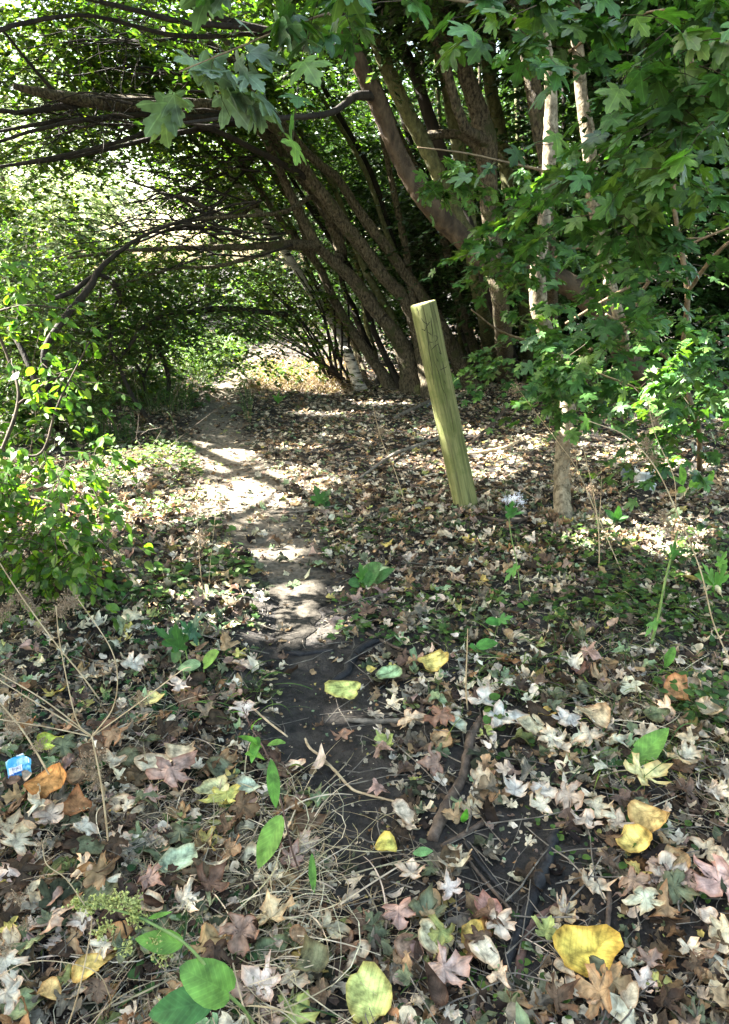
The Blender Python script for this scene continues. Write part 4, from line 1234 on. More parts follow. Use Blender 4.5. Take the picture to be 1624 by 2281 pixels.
ln = rng.uniform(.03, .16, n) * (1 + (yy > 4) * 1.2)
s = np.linspace(-1, 1, 5)
C = np.zeros((n, 5, 3))
C[:, :, 0] = xx[:, None] + np.cos(az)[:, None] * s * ln[:, None] + rng.normal(size=(n, 5)) * ln[:, None] * .05
C[:, :, 1] = yy[:, None] + np.sin(az)[:, None] * s * ln[:, None] + rng.normal(size=(n, 5)) * ln[:, None] * .05
C[:, :, 2] = H(C[:, :, 0], C[:, :, 1]) + rng.uniform(.004, .035, (n, 1)) + rng.normal(size=(n, 1)) * .08 * s * ln[:, None]
R0 = rng.uniform(.0009, .0028, n)
V, Fc = many_tubes(C, R0, R0 * .6, 4)
half = [f for f in Fc][0]
o = make('fallen_twigs', V, Fc, M['stick_grey'], origin=(0, 0, 0))
tag(o, 'small broken twigs strewn among the fallen leaves', 'twigs', kind='stuff')

# ------------------------------------------------------------------ fallen leaves
DCOL = [('pale beige', (.50, .42, .30)), ('cream white', (.57, .51, .39)), ('pink brown', (.31, .215, .165)), ('brown', (.13, .088, .055)), ('dark brown', (.055, .038, .027)),
        ('yellow', (.46, .38, .12)), ('yellow green', (.31, .35, .12)), ('pale green', (.22, .30, .16)), ('orange brown', (.28, .16, .075)), ('grey green', (.13, .15, .085)), ('tan', (.31, .21, .115))]
DW = np.array([.24, .13, .09, .12, .16, .02, .028, .045, .025, .14, .13])
DW /= DW.sum()
FRAG = [(0, 0), (.2, .05), (.42, .22), (.30, .5), (.38, .75), (.12, .95), (0, .9)]
flat_syc = tpl_outline(SYC, 0, rings=3, fold=0)
flat_syc2 = tpl_outline(SYC, 0, rings=2, fold=0)
flat_oval = tpl_outline(OVAL, 0, rings=3, cy=.45, fold=0)
flat_frag = tpl_outline(FRAG, 0, rings=1, cy=.45, fold=0)
flat_lo = tpl_outline(MAPLE_LO, 0, rings=1, fold=0)
rc = rs(404)


def dead_stamp(tpls, P, S, colr, rng, tilt=.35):
    parts = []
    which = rng.randint(0, len(tpls), len(P))
    for q, (tv, tf, uv) in enumerate(tpls):
        k = which == q
        if not k.any():
            continue
        n = k.sum()
        az = rng.rand(n) * 2 * PI
        tip = np.column_stack([np.cos(az), np.sin(az), rng.normal(size=n) * tilt * .7])
        flip = np.where(rng.rand(n) < .3, -1, 1)
        nrm = np.column_stack([rng.normal(size=(n, 2)) * tilt, np.ones(n)]) * 1.0
        Mx = frames(tip, nrm)
        V, F, Cc, L = stamp((tv, tf), P[k], Mx, S[k], colr[k])
        L = np.tile(uv, (n, 1))
        parts.append((V, F, Cc, L))
    return merge(parts)


def mk_tpls(flat, n, curl, rough):
    out = []
    for _ in range(n):
        j = flat[0].copy()
        j[:, :2] *= (1 + .5 * (vnoise(j[:, :1] * 3 + 7, j[:, 1:2] * 3 + 7, rc.randint(999)) - .5))
        v = crumple(j, rc, curl * rc.uniform(.2, 1.2), rough)
        out.append((v, flat[1], flat[0][:, :2]))
    return out


T_NEAR = mk_tpls(flat_syc, 24, .85, .12)
T_OVAL = mk_tpls(flat_oval, 8, .9, .08)
T_MID = mk_tpls(flat_syc2, 10, .5, .09)
T_FAR = mk_tpls(flat_lo, 8, .4, .12)
T_FRAG = mk_tpls(flat_frag, 8, .6, .15)
BARE = [(700, 1590, 95, 130, .05), (790, 1790, 95, 150, .05), (850, 1950, 90, 100, .35), (1130, 1960, 110, 130, .32), (1250, 2000, 110, 150, .4), (1420, 2130, 150, 130, .45), (690, 1420, 90, 60, .5), (660, 1330, 70, 60, .3), (1000, 1760, 60, 110, .5)]


def to_uv(P):
    d = P - np.array([0, 0, CAMZ])
    f = d @ CF
    return 812 + FPX * (d @ CR) / f, 1140 - FPX * (d @ CU) / f, f


def litter_keep(x, y, rng, strength=1.0):
    P = np.column_stack([x, y, H(x, y)])
    u, v, f = to_uv(P)
    pr = np.ones(len(x))
    wob = 46 * (vnoise(x * 7, y * 7, 77) - .5) + 24 * (vnoise(x * 17, y * 17, 78) - .5)
    for bu, bv, a, b, k in BARE:
        e = ((u + wob - bu) / a) ** 2 + ((v + wob - bv) / b) ** 2
        pr *= np.where(e < 1, k, np.where(e < 1.6, (k + 1) / 2, 1))
    for pl in STK[:13] + STK[18:]:
        for a, b in zip(pl[:-1], pl[1:]):
            ab = b[:2] - a[:2]
            t = np.clip(((u - a[0]) * ab[0] + (v - a[1]) * ab[1]) / (ab @ ab), 0, 1)
            e = np.hypot(u - a[0] - t * ab[0], (v - 4) - a[1] - t * ab[1])
            pr *= np.where(e < a[2] + 12, .12, 1)
    pd = path_dist(x, y)
    inner = np.clip((pd - .45) / .9, .0, 1)
    pr = np.where(y > 2.6, pr * (.26 + .74 * inner), pr * (.6 + .4 * inner))
    pr *= .62 + .7 * vnoise(x * 2.2, y * 2.2, 12)
    return (rng.rand(len(x)) < pr) & (u > -130) & (u < 1760) & (v < 2420)


# featured single leaves: (label, colour, shape, u, v, width px, azimuth deg of the tip, curl)
FEAT = [('large golden yellow dock leaf with curled rim at the lower right', (.55, .43, .09), 'round', 1300, 2130, 112, 20, .42),
        ('yellow wrinkled leaf lying above the brown maple leaf, centre right', (.58, .50, .16), 'round', 965, 1482, 66, 40, .35),
        ('broad pale green leaf with light veins left of the yellow wrinkled leaf', (.26, .40, .22), 'round', 865, 1508, 62, 95, .12),
        ('broad yellow green leaf lying at the head of the bare soil', (.46, .52, .17), 'round', 768, 1545, 68, 160, .15),
        ('pale yellow oval leaf standing up behind the lobed seedling', (.50, .47, .20), 'round', 335, 1565, 60, 100, .2),
        ('white dry maple leaf lying left of the lobed green seedling', (.52, .49, .41), 'syc', 300, 1488, 60, 30, .35),
        ('flat pink brown maple leaf with long lobes on the left, largest of the pink ones', (.38, .26, .21), 'syc', 390, 1735, 88, 60, .15),
        ('pink maple leaf lower left of the largest pink one', (.38, .26, .21), 'syc', 333, 1793, 58, 100, .2),
        ('orange brown ribbed leaf curled over near the blue wrapper', (.44, .23, .08), 'oval', 100, 1765, 76, 20, .55),
        ('rolled dark orange leaf right of the ribbed one', (.26, .13, .06), 'oval', 172, 1808, 62, 110, .8),
        ('folded cream leaf with tan edges above the large pink maple leaf', (.50, .42, .28), 'round', 400, 1690, 62, 30, .6),
        ('cream leaf lying flat left of the folded cream one', (.56, .50, .36), 'round', 350, 1712, 70, 170, .35),
        ('big white skeleton maple leaf right of the curved dark stick', (.52, .50, .43), 'syc', 1128, 1612, 84, 10, .25),
        ('white crumpled maple leaf just above the end of the curved stick', (.48, .46, .40), 'syc', 1078, 1575, 66, 70, .4),
        ('big tan dry leaf folded in the middle of the right bank', (.46, .36, .22), 'round', 1318, 1605, 72, 250, .45),
        ('grey white leaf folded beside the big tan one', (.52, .49, .43), 'syc', 1262, 1620, 60, 250, .6),
        ('brown maple leaf resting across the grey stick', (.26, .15, .10), 'syc', 975, 1612, 66, 200, .15),
        ('pale green grey wedge leaf touching the brown maple leaf', (.36, .40, .30), 'oval', 1015, 1615, 46, 290, .2),
        ('small brown maple leaf on the bare soil, left of centre', (.30, .19, .13), 'syc', 765, 1645, 42, 80, .15),
        ('yellow green leaf with tan rim standing at the foot of the bare soil', (.52, .48, .12), 'round', 857, 1892, 54, 110, .5),
        ('pale beige leaf with tiny holes below the yellow green standing leaf', (.54, .44, .33), 'syc', 915, 1948, 50, 80, .3),
        ('pink brown oval leaf propped left of the charred stick', (.36, .21, .17), 'oval', 1090, 2035, 64, 100, .2),
        ('pink maple leaf with pointed lobes below the pale holed leaf', (.38, .26, .215), 'syc', 890, 2055, 66, 270, .3),
        ('large pink maple leaf at the bottom right of the dry grass', (.42, .31, .26), 'syc', 1005, 2170, 86, 20, .25),
        ('big yellow green leaf cut by the bottom edge', (.50, .54, .18), 'round', 820, 2235, 88, 120, .2),
        ('golden brown leaf curled upright on the right bank', (.50, .38, .16), 'oval', 1440, 1835, 84, 300, .5),
        ('yellow leaf with dark rim below the curled golden one', (.58, .46, .14), 'round', 1412, 1888, 66, 150, .45),
        ('yellow white star shaped maple leaf on the right bank', (.62, .58, .28), 'syc', 1440, 1735, 78, 20, .2),
        ('white folded leaf lying left of the star shaped maple leaf', (.50, .47, .41), 'oval', 1215, 1775, 56, 120, .5),
        ('white leaf folded like a tent on the right bank', (.52, .49, .43), 'syc', 1145, 1765, 60, 80, .7),
        ('round golden tan leaf cupped like a ball at the bottom left', (.56, .40, .17), 'round', 110, 2227, 40, 90, .9),
        ('long yellow tan leaf rolled lengthwise at the bottom left', (.55, .42, .14), 'oval', 203, 2175, 66, 50, .5),
        ('yellow green speckled leaf behind the dead stalk near the blue wrapper', (.36, .44, .08), 'round', 108, 1662, 48, 10, .3),
        ('cream maple leaf in the dry grass left of the dock', (.58, .46, .27), 'syc', 605, 2050, 70, 100, .4),
        ('wilted pale green leaf folded in the left foreground grass', (.34, .44, .30), 'oval', 395, 1930, 78, 50, .4),
        ('big pale green leaf half lying beside the path under the post', (.27, .38, .20), 'round', 835, 1275, 62, 40, .15),
        ('pink brown leaf with torn edge at the right edge of the floor', (.50, .34, .29), 'syc', 1590, 1985, 90, 200, .4),
        ('orange green leaf standing on edge above the right bank', (.42, .22, .10), 'oval', 1505, 1560, 70, 60, .4),
        ('cream curled leaf under the standing orange leaf', (.60, .50, .33), 'oval', 1575, 1590, 66, 240, .7),
        ('yellow and green blotched leaf above the large pink maple leaf on the left', (.50, .50, .15), 'syc', 505, 1790, 66, 280, .3),
        ('pale yellow leaf lying left of the dock leaf', (.46, .46, .24), 'round', 480, 1765, 56, 200, .3),
        ('greenish white leaf right of the dock seedheads', (.44, .50, .36), 'round', 553, 1762, 46, 40, .3)]
FLATS = {'syc': flat_syc, 'oval': flat_oval, 'round': tpl_outline(ROUND, 0, rings=3, cy=.4, fold=0)}
LG = 'fallen leaves on the woodland floor'
used_uv = []


def dead_leaf(label, colr, shape, P, S, az, curl, seed, tilt=.12, lift=.0, cj=.0):
    rg = rs(seed)
    flat = FLATS[shape]
    j_ = flat[0].copy()
    j_[:, :2] *= (1 + .45 * (vnoise(j_[:, :1] * 3 + 7, j_[:, 1:2] * 3 + 7, seed) - .5))
    j_[1:, :2] *= 1 + .10 * (vnoise(j_[1:, :1] * 17 + 7, j_[1:, 1:2] * 17 + 7, seed + 1) - .5)
    v = crumple(j_, rg, curl * 1.15, .06 + .06 * (shape == 'syc'))
    tip = np.array([[math.cos(az), math.sin(az), rg.normal() * tilt]])
    nrm = np.array([[rg.normal() * tilt, rg.normal() * tilt - .1, 1.0]])
    Mx = frames(tip, nrm)[0]
    W = (v - [0, .4, 0]) @ Mx.T * S
    W[:, 2] -= W[:, 2].min() * .8
    W = W + P
    W[:, 2] += lift
    c = np.array(colr)[None] * np.ones((len(W), 1))
    # dry rim slightly darker and browner than the blade
    rim = np.zeros(len(W))
    nn = (len(W) - 1) // 3
    rim[-nn:] = 1
    c = c * (1 - .42 * rim[:, None] * np.array([[.6, 1, 1.2]])) * (1 + .3 * (vnoise(flat[0][:, 0] * 5 + 5, flat[0][:, 1] * 5 + 5, seed) - .5))[:, None]
    o = make('fallen_leaf', W, flat[1], M['litter' if shape == 'syc' else 'litter_oval'], col=np.clip(c, 0, .9), luv=flat[0][:, :2])
    tag(o, label, 'fallen leaf', LG)
    return o


for q, (lab, cc, shp, u, v, wpx, az, curl) in enumerate(FEAT):
    P = G(u, v, .02)
    d = np.linalg.norm(P - [0, 0, CAMZ])
    S = wpx * d / FPX * {'syc': 1.0, 'oval': 1.25, 'round': 1.12}[shp]
    dead_leaf(lab, cc, shp, P, S, math.radians(az), curl, 1000 + q, lift=.012)
    used_uv.append((u, v))

for f_ in FEAT:
    BARE.append((f_[3], f_[4] + 6, f_[5] * .55, f_[5] * .45, .12))
BARE.append((42, 1722, 60, 50, .0))
BARE.append((1430, 1095, 40, 40, .1))
used_uv += [(42, 1705), (1030, 1700), (1000, 1800), (1200, 1940), (1150, 2080), (1185, 2020), (1180, 2080)]
# the rest: scatter, the 256 that show largest become objects
rng = rs(2024)
n = 8200
yy = 1.0 + rng.rand(n) ** 1.15 * 4.0
xx = rng.uniform(-.62, .62, n) * (yy + .35)
k = litter_keep(xx, yy, rng)
xx, yy = xx[k], yy[k]
n = len(xx)
S = np.clip(np.exp(rng.normal(size=n) * .42) * .042, .018, .085)
zz = H(xx, yy) + rng.uniform(.0, .028, n)
P = np.column_stack([xx, yy, zz])
u, v, f = to_uv(P)
ci = rng.choice(len(DCOL), n, p=DW)
bank = (u > 1000) & (v > 1420) & (rng.rand(n) < .38)
ci = np.where(bank, rng.choice([0, 1, 1, 10], n), ci)
base = np.array([c[1] for c in DCOL])[ci]
colr = np.clip(base * (1 + .3 * (rng.rand(n, 1) - .5)) * (1 + .12 * (rng.rand(n, 3) - .5)), .01, .85)
near_feat = np.zeros(n, bool)
for fu, fv in used_uv:
    near_feat |= np.hypot(u - fu, v - fv) < 34
app = S / f * (u > 10) * (u < 1614) * (v > 1200) * (v < 2260) * (~near_feat)
order = np.argsort(-app)
solo = order[:252]
LAND = [('charred stick', 1185, 1990), ('curved thick stick', 1030, 1730), ('yellow dock leaf', 1300, 2130), ('blue wrapper', 42, 1705), ('tall green dock', 650, 1870), ('broad green leaf', 450, 2135),
        ('maple stem', 1258, 1165), ('post foot', 1041, 1140), ('dark green seedling', 1345, 1695), ('straw stalk', 760, 1730), ('lobed seedling', 430, 1500), ('forked root', 790, 1470), ('big green dock leaf', 1450, 1665),
        ('white skeleton leaf', 1128, 1612), ('star shaped leaf', 1440, 1735), ('large pink leaf', 390, 1735), ('bottom pink leaf', 1005, 2170), ('flower spike', 240, 2020), ('golden ball leaf', 110, 2227), ('cream grass leaf', 605, 2050)]


def relation(du, dv, d):
    w_ = 'just ' if d < 60 else ('' if d < 150 else 'well ')
    if abs(du) > abs(dv):
        return w_ + ('right of' if du > 0 else 'left of')
    return w_ + ('below' if dv > 0 else 'above')


seen = {}
for q in solo:
    dl = sorted([(math.hypot(u[q] - a, v[q] - b), nm, u[q] - a, v[q] - b) for nm, a, b in LAND])
    size = 'large' if S[q] > .088 else ('small' if S[q] < .058 else '')
    shape = 'syc' if rng.rand() < .68 else ('oval' if rng.rand() < .7 else 'round')
    curl = rng.choice([.2, .4, .65], p=[.35, .4, .25])
    cw = {.2: 'flat', .4: 'curling', .65: 'crumpled'}[float(curl)]
    sw = {'syc': 'maple leaf', 'oval': 'oval leaf', 'round': 'round leaf'}[shape]
    head = ' '.join(x for x in (size, cw, DCOL[ci[q]][0], sw) if x)
    lab = head + ' ' + relation(dl[0][2], dl[0][3], dl[0][0]) + ' the ' + dl[0][1]
    if lab in seen or True:
        for j in (1, 2, 3, 4):
            l2 = head + ' ' + relation(dl[0][2], dl[0][3], dl[0][0]).replace('well ', '') + ' the ' + dl[0][1] + ', ' + relation(dl[j][2], dl[j][3], 100) + ' the ' + dl[j][1]
            if l2 not in seen and len(l2.split()) <= 16:
                lab = l2
                break
    seen[lab] = 1
    dead_leaf(lab, colr[q], shape, P[q], S[q] * (1.15 if shape != 'syc' else 1), rng.rand() * 2 * PI, float(curl), 3000 + int(q), tilt=.3, lift=.010)
rest = np.ones(n, bool)
rest[solo] = False
isov = rng.rand(n) < .42
parts = [dead_stamp(T_NEAR, P[rest & ~isov], S[rest & ~isov], colr[rest & ~isov], rng, .4), dead_stamp(T_OVAL, P[rest & isov], S[rest & isov], colr[rest & isov], rng, .4)]


def scat(n, y0, y1, pw, smin, smax, tpls, dark=1.0, zmax=.03, tilt=.4, cont=True):
    yy = y0 + rng.rand(n) ** pw * (y1 - y0)
    xx = rng.uniform(-.60, .62, n) * (yy + .3)
    k = litter_keep(xx, yy, rng) & ((xx > -.40 * yy + .35) | (yy < 6) | (rng.rand(n) < .35))
    xx, yy = xx[k], yy[k]
    m = len(xx)
    Pp_ = np.column_stack([xx, yy, H(xx, yy) + rng.uniform(0, zmax, m)])
    ci = rng.choice(len(DCOL), m, p=DW)
    c = np.array([c[1] for c in DCOL])[ci] * dark
    c = np.clip(c * (1 + .35 * (rng.rand(m, 1) - .5)), .01, .85)
    return dead_stamp(tpls, Pp_, rng.uniform(smin, smax, m), c, rng, tilt)


parts.append(scat(22000, 4.4, 9.5, 1.0, .020, .056, T_MID, .82, .03))
parts.append(scat(13000, 9, 19, 1.0, .032, .065, T_FAR, .78, .03))
for cx_, cy_ in (Gxy(1041, 1139), Gxy(1258, 1168)):
    m_ = 90
    aa, rr_ = rng.rand(m_) * 2 * PI, .07 + np.abs(rng.normal(size=m_)) * .09
    x_, y_ = cx_ + np.cos(aa) * rr_, cy_ + np.sin(aa) * rr_
    P_ = np.column_stack([x_, y_, H(x_, y_) + .035 * np.exp(-rr_ * 8) + rng.rand(m_) * .02])
    parts.append(dead_stamp(T_NEAR, P_, rng.uniform(.03, .075, m_), np.array([c[1] for c in DCOL])[rng.choice(len(DCOL), m_, p=DW)] * .9, rng, .6))
parts.append(scat(16000, 1.0, 5.5, 1.2, .008, .030, T_FRAG, .75, .012))
parts.append(scat(26000, 3.5, 11, 1.1, .012, .036, T_FRAG, .85, .015))
parts.append(scat(3000, 1.0, 5.0, 1.1, .035, .08, T_NEAR, .32, .008, .2))
_b, BARE[:] = list(BARE), []
for cx_, cy_ in (Gxy(1041, 1139), Gxy(1258, 1168)):
    m_ = 90
    aa, rr_ = rng.rand(m_) * 2 * PI, .07 + np.abs(rng.normal(size=m_)) * .09
    x_, y_ = cx_ + np.cos(aa) * rr_, cy_ + np.sin(aa) * rr_
    P_ = np.column_stack([x_, y_, H(x_, y_) + .035 * np.exp(-rr_ * 8) + rng.rand(m_) * .02])
    parts.append(dead_stamp(T_NEAR, P_, rng.uniform(.03, .075, m_), np.array([c[1] for c in DCOL])[rng.choice(len(DCOL), m_, p=DW)] * .9, rng, .6))
parts.append(scat(16000, 1.0, 5.5, 1.2, .004, .014, T_FRAG, .7, .006))
BARE[:] = _b
LV = merge(parts)
o = make('leaf_litter', LV[0], LV[1], M['litter'], col=LV[2], luv=LV[3], origin=(0, 0, 0))
tag(o, 'carpet of small dry leaves and leaf scraps covering the floor', 'leaf litter', kind='stuff')

# ------------------------------------------------------------------ low green cover, grass
rng = rs(88)


def cover(n, box, z, size, tpl, cols, seed, thr=.5, ys=(1, 9)):
    rg = rs(seed)
    u = rg.uniform(box[0], box[1], n)
    v = rg.uniform(box[2], box[3], n)
    d = CF[None] + CR[None] * ((u - 812) / FPX)[:, None] + CU[None] * ((1140 - v) / FPX)[:, None]
    t = -CAMZ / d[:, 2]
    x, y = d[:, 0] * t, d[:, 1] * t
    k = (vnoise(x * 3.1, y * 3.1, seed) > thr) & (path_dist(x, y) > .75)
    x, y = x[k], y[k]
    n = len(x)
    P = np.column_stack([x, y, H(x, y) + rg.uniform(.01, z, n)])
    az = rg.rand(n) * 2 * PI
    Mx = frames(np.column_stack([np.cos(az), np.sin(az), rg.normal(size=n) * .3]), np.column_stack([rg.normal(size=(n, 2)) * .35, np.ones(n)]))
    return stamp(tpl, P, Mx, size * rg.uniform(.5, 1.4, n), palette(rg, n, cols))


RND = tpl_outline(ROUND, .1, rings=1, fold=.12)
GC = [(.02, .055, .018), (.03, .08, .02), (.045, .10, .03)]
pc = [cover(900, (0, 520, 1330, 1900), .04, .024, TP_ML, GC, 1, .5), cover(420, (0, 620, 1900, 2280), .035, .02, RND, GC, 2, .58), cover(1400, (1080, 1624, 1330, 1650), .07, .030, RND, GREEN, 3, .45),
      cover(500, (1000, 1624, 1650, 2280), .03, .018, RND, GREEN, 4, .6), cover(1500, (560, 1300, 1150, 1450), .04, .03, TP_ML, GREEN, 5, .6), cover(1800, (60, 560, 1040, 1360), .08, .035, RND, GREEN, 6, .5),
      cover(1500, (180, 480, 985, 1090), .09, .032, TP_ML, GREEN_Y, 7, .35), cover(1200, (1200, 1624, 1150, 1400), .10, .035, TP_ML, GREEN, 8, .5), cover(500, (660, 900, 2020, 2280), .04, .026, RND, GREEN, 9, .5)]
cv = merge(pc)
o = make('ground_cover', cv[0], cv[1], M['herb'], col=cv[2], luv=cv[3], smooth=False, origin=(0, 0, 0))
tag(o, 'low small leaved green plants creeping through the leaf litter', 'ground cover', kind='stuff')


def blades(n, box, h, wd, cols, seed, curl=1.0, thr=.45, yfun=None, minpd=.7):
    rg = rs(seed)
    u = rg.uniform(box[0], box[1], n)
    v = rg.uniform(box[2], box[3], n)
    d = CF[None] + CR[None] * ((u - 812) / FPX)[:, None] + CU[None] * ((1140 - v) / FPX)[:, None]
    t = -CAMZ / d[:, 2]
    x, y = d[:, 0] * t, d[:, 1] * t
    k = (vnoise(x * 2.7, y * 2.7, seed) > thr) & (path_dist(x, y) > minpd)
    for bu, bv, a, b, q_ in BARE[:2]:
        k &= ((u - bu) / a) ** 2 + ((v - bv) / b) ** 2 > 1.1
    x, y = x[k], y[k]
    n = len(x)
    m = 9
    s = np.linspace(0, 1, m)
    az = rg.rand(n) * 2 * PI
    hh = h * rg.uniform(.4, 1.3, n)
    reach = hh * rg.uniform(.3, 1.3, n) * curl
    turn = rg.normal(size=n) * 1.2 * curl
    a = az[:, None] + turn[:, None] * s
    C = np.zeros((n, m, 3))
    C[:, :, 0] = x[:, None] + np.cumsum(np.cos(a) * reach[:, None] / m, 1)
    C[:, :, 1] = y[:, None] + np.cumsum(np.sin(a) * reach[:, None] / m, 1)
    top = rg.uniform(.25, .9, n)[:, None]
    C[:, :, 2] = H(x, y)[:, None] + hh[:, None] * (1.0 / max(curl, .6)) * (s * 1.6 * top - s ** 2 * (.8 if curl < .8 else 1.35) * top) + .004
    sd = np.column_stack([-np.sin(az), np.cos(az), rg.normal(size=n) * .6])
    sd /= np.linalg.norm(sd, axis=1)[:, None]
    W = wd * rg.uniform(.6, 1.3, n)[:, None] * (np.sin(np.clip(s, .08, 1) * PI * .9) ** .5)[None] * .5
    V = np.stack([C - sd[:, None] * W[..., None], C + sd[:, None] * W[..., None]], 2).reshape(-1, 3)
    i = (np.arange(n) * m * 2)[:, None] + (np.arange(m - 1) * 2)[None]
    F = np.stack([i, i + 1, i + 3, i + 2], -1).reshape(-1, 4)
    c = np.repeat(palette(rg, n, cols), m * 2, 0)
    return V, [F], c, np.zeros((len(V), 2))


STRAW = [(.46, .38, .26), (.36, .28, .18), (.55, .47, .34), (.28, .22, .15)]
gb = merge([blades(2300, (340, 880, 1780, 2300), .17, .0032, STRAW, 11, 1.9, .32), blades(1100, (0, 420, 1450, 2300), .14, .0028, STRAW, 12, 1.8, .45), blades(1000, (1280, 1660, 1450, 2080), .14, .003, STRAW, 13, 1.8, .4),
            blades(330, (620, 1624, 2050, 2280), .08, .0022, STRAW, 14, 1.7, .5), blades(700, (800, 1624, 1200, 1600), .12, .002, STRAW, 15, 1.5, .5)])
o = make('dry_grass', gb[0], gb[1], M['grass'], col=gb[2], luv=gb[3], smooth=False, origin=(0, 0, 0))
tag(o, 'pale curled dead grass strands over the near ground', 'dry grass', kind='stuff')
gg = merge([blades(240, (330, 900, 1750, 2280), .13, .0045, GREEN_Y, 21, 1.2, .4), blades(150, (500, 640, 1450, 1620), .13, .004, GREEN_Y, 22, 1.2, .3), blades(800, (1000, 1624, 1300, 1750), .15, .004, GREEN_Y, 23, 1.2, .5),
            blades(3600, (150, 560, 790, 990), .26, .008, GREEN, 24, .6, .25, minpd=1.1), blades(1500, (400, 540, 770, 850), .28, .010, GREEN_Y, 25, .6, .1, minpd=1.3), blades(900, (60, 520, 990, 1400), .12, .005, GREEN_Y, 26, .8, .5), blades(500, (650, 1350, 900, 1250), .12, .004, GREEN, 27, .8, .55)])
o = make('grass', gg[0], gg[1], M['grass'], col=gg[2], luv=gg[3], smooth=False, origin=(0, 0, 0))
tag(o, 'green grass blades beside the path and among the leaves', 'grass', kind='stuff')
dg = blades(2600, (555, 770, 805, 880), .34, .007, [(.17, .115, .06), (.22, .16, .09), (.12, .08, .045)], 31, .9, .2, minpd=1.1)
o = make('straw_patch', dg[0], dg[1], M['grass'], col=dg[2], luv=dg[3], smooth=False, origin=(0, 0, 0))
tag(o, 'golden dry grass beside the far bend of the path', 'dry grass', kind='stuff')

# ------------------------------------------------------------------ single herbs
TPLS = {'lance': tpl_outline(LANCE, 0, rings=2, cy=.45, fold=0), 'oval': tpl_outline(OVAL, 0, rings=2, cy=.45, fold=0), 'round': tpl_outline(ROUND, 0, rings=2, cy=.4, fold=0), 'lobed': tpl_outline(MAPLE_HI, 0, rings=2, fold=0)}


def herb_leaf(root, a, b, wpx, shape, colr, seed, y0, y1, fold=.18, droop=.12, face=(0, -.45, 1)):
    p0, p1 = at(a[0], a[1], y0), at(b[0], b[1], y1)
    v, F = TPLS[shape]
    L = np.linalg.norm(p1 - p0)
    natural = {'lance': .33, 'oval': .64, 'round': .9, 'lobed': 1.16}[shape]
    wx = wpx * mpp((y0 + y1) / 2) / (natural * L)
    V = v * [wx, 1, 1]
    rg = rs(seed)
    V[:, 2] = fold * np.abs(V[:, 0]) + droop * 4 * V[:, 1] * (1 - V[:, 1]) * .5 + .03 * (vnoise(v[:, 0] * 9 + 5, v[:, 1] * 12, seed) - .5)
    Mx = frames(np.array([p1 - p0]), np.array([face], float) + rg.normal(size=(1, 3)) * .08)[0]
    W = V @ Mx.T * L + p0
    c = np.array(colr)[None] * (1 + .2 * (vnoise(v[:, 0] * 6 + 5, v[:, 1] * 6, seed) - .5))[:, None]
    return make('leaf', W, F, M['herb_palm' if shape == 'lobed' else 'herb'], root, col=c, luv=v[:, :2])


def herb_stem(root, pts, r, mat='stem_green', name='stem', sides=6, foot=True):
    rows = []
    for q, (u, v, y) in enumerate(pts):
        p = G(u, v) if (q == 0 and foot) else at(u, v, y)
        rows.append([*p, r * (1 - .5 * q / len(pts))])
    S = spline(rows, len(rows) * 6)
    V, Fc = tube(S[:, :3], S[:, 3], sides)
    return make(name, V, Fc, M[mat], root)


def seeds(root, centres, n, rad, size, seed, name='seed_head', mat='seed', col=None):
    rg = rs(seed)
    V0 = np.array([[0, 0, 0], [.4, .5, 0], [0, 1, .25], [-.4, .5, 0], [0, .5, .5]], float)
    F0 = [np.array([[0, 1, 4], [1, 2, 4], [2, 3, 4], [3, 0, 4], [0, 3, 2], [0, 2, 1]])]
    for c in centres:
        d = rg.normal(size=(n, 3))
        P = c + d * rad * .5
        Mx = frames(rg.normal(size=(n, 3)), rg.normal(size=(n, 3)))
        V, F, C_, L = stamp((V0, F0), P, Mx, size * rg.uniform(.6, 1.4, n), np.ones((n, 3)))
        # fine stalks joining the seeds to the centre
        Ct = np.stack([np.repeat(np.array(c)[None], n, 0), (P + c) / 2 + rg.normal(size=(n, 3)) * rad * .1, P], 1)
        V2, F2 = many_tubes(Ct, np.full(n, .0005), np.full(n, .0004), 3)
        Vm, Fm, _, _ = merge([(V, F), (V2, F2)])
        make(name, Vm, Fm, M[mat], root)


def herb(name, label, u, v, cat='plant', group=None):
    return empty(name, tuple(float(x) for x in G(u, v)), label, cat, group)


GD, GB, GY2 = (.035, .095, .03), (.085, .20, .035), (.13, .25, .05)
# tall dock in the middle
d1 = herb('dock_plant', 'tall dock with narrow hanging green leaves left of the bare soil', 672, 1955)
herb_stem(d1, [(672, 1955, 1.5), (650, 1890, 1.5), (630, 1800, 1.52), (610, 1725, 1.54), (590, 1670, 1.56), (560, 1620, 1.6), (540, 1575, 1.62)], .0028, 'stick_red')
for q, (a, b, wp, sh, c) in enumerate([((628, 1815), (575, 1935), 62, 'oval', GY2), ((604, 1690), (615, 1800), 34, 'lance', GB), ((585, 1665), (530, 1640), 24, 'lance', GB), ((590, 1690), (545, 1680), 34, 'oval', GY2),
                                       ((595, 1660), (638, 1655), 22, 'lance', GB), ((560, 1625), (585, 1600), 12, 'lance', GY2), ((695, 1900), (700, 1990), 22, 'lance', GB), ((575, 1640), (560, 1700), 26, 'oval', GB), ((545, 1590), (515, 1588), 10, 'lance', GB)]):
    herb_leaf(d1, a, b, wp, sh, c, 700 + q, 1.52, 1.46)
seeds(d1, [at(546, 1565, 1.62), at(548, 1590, 1.62), at(560, 1612, 1.6), at(575, 1635, 1.58)], 16, .013, .004, 5, 'flower_cluster', 'stick_red')
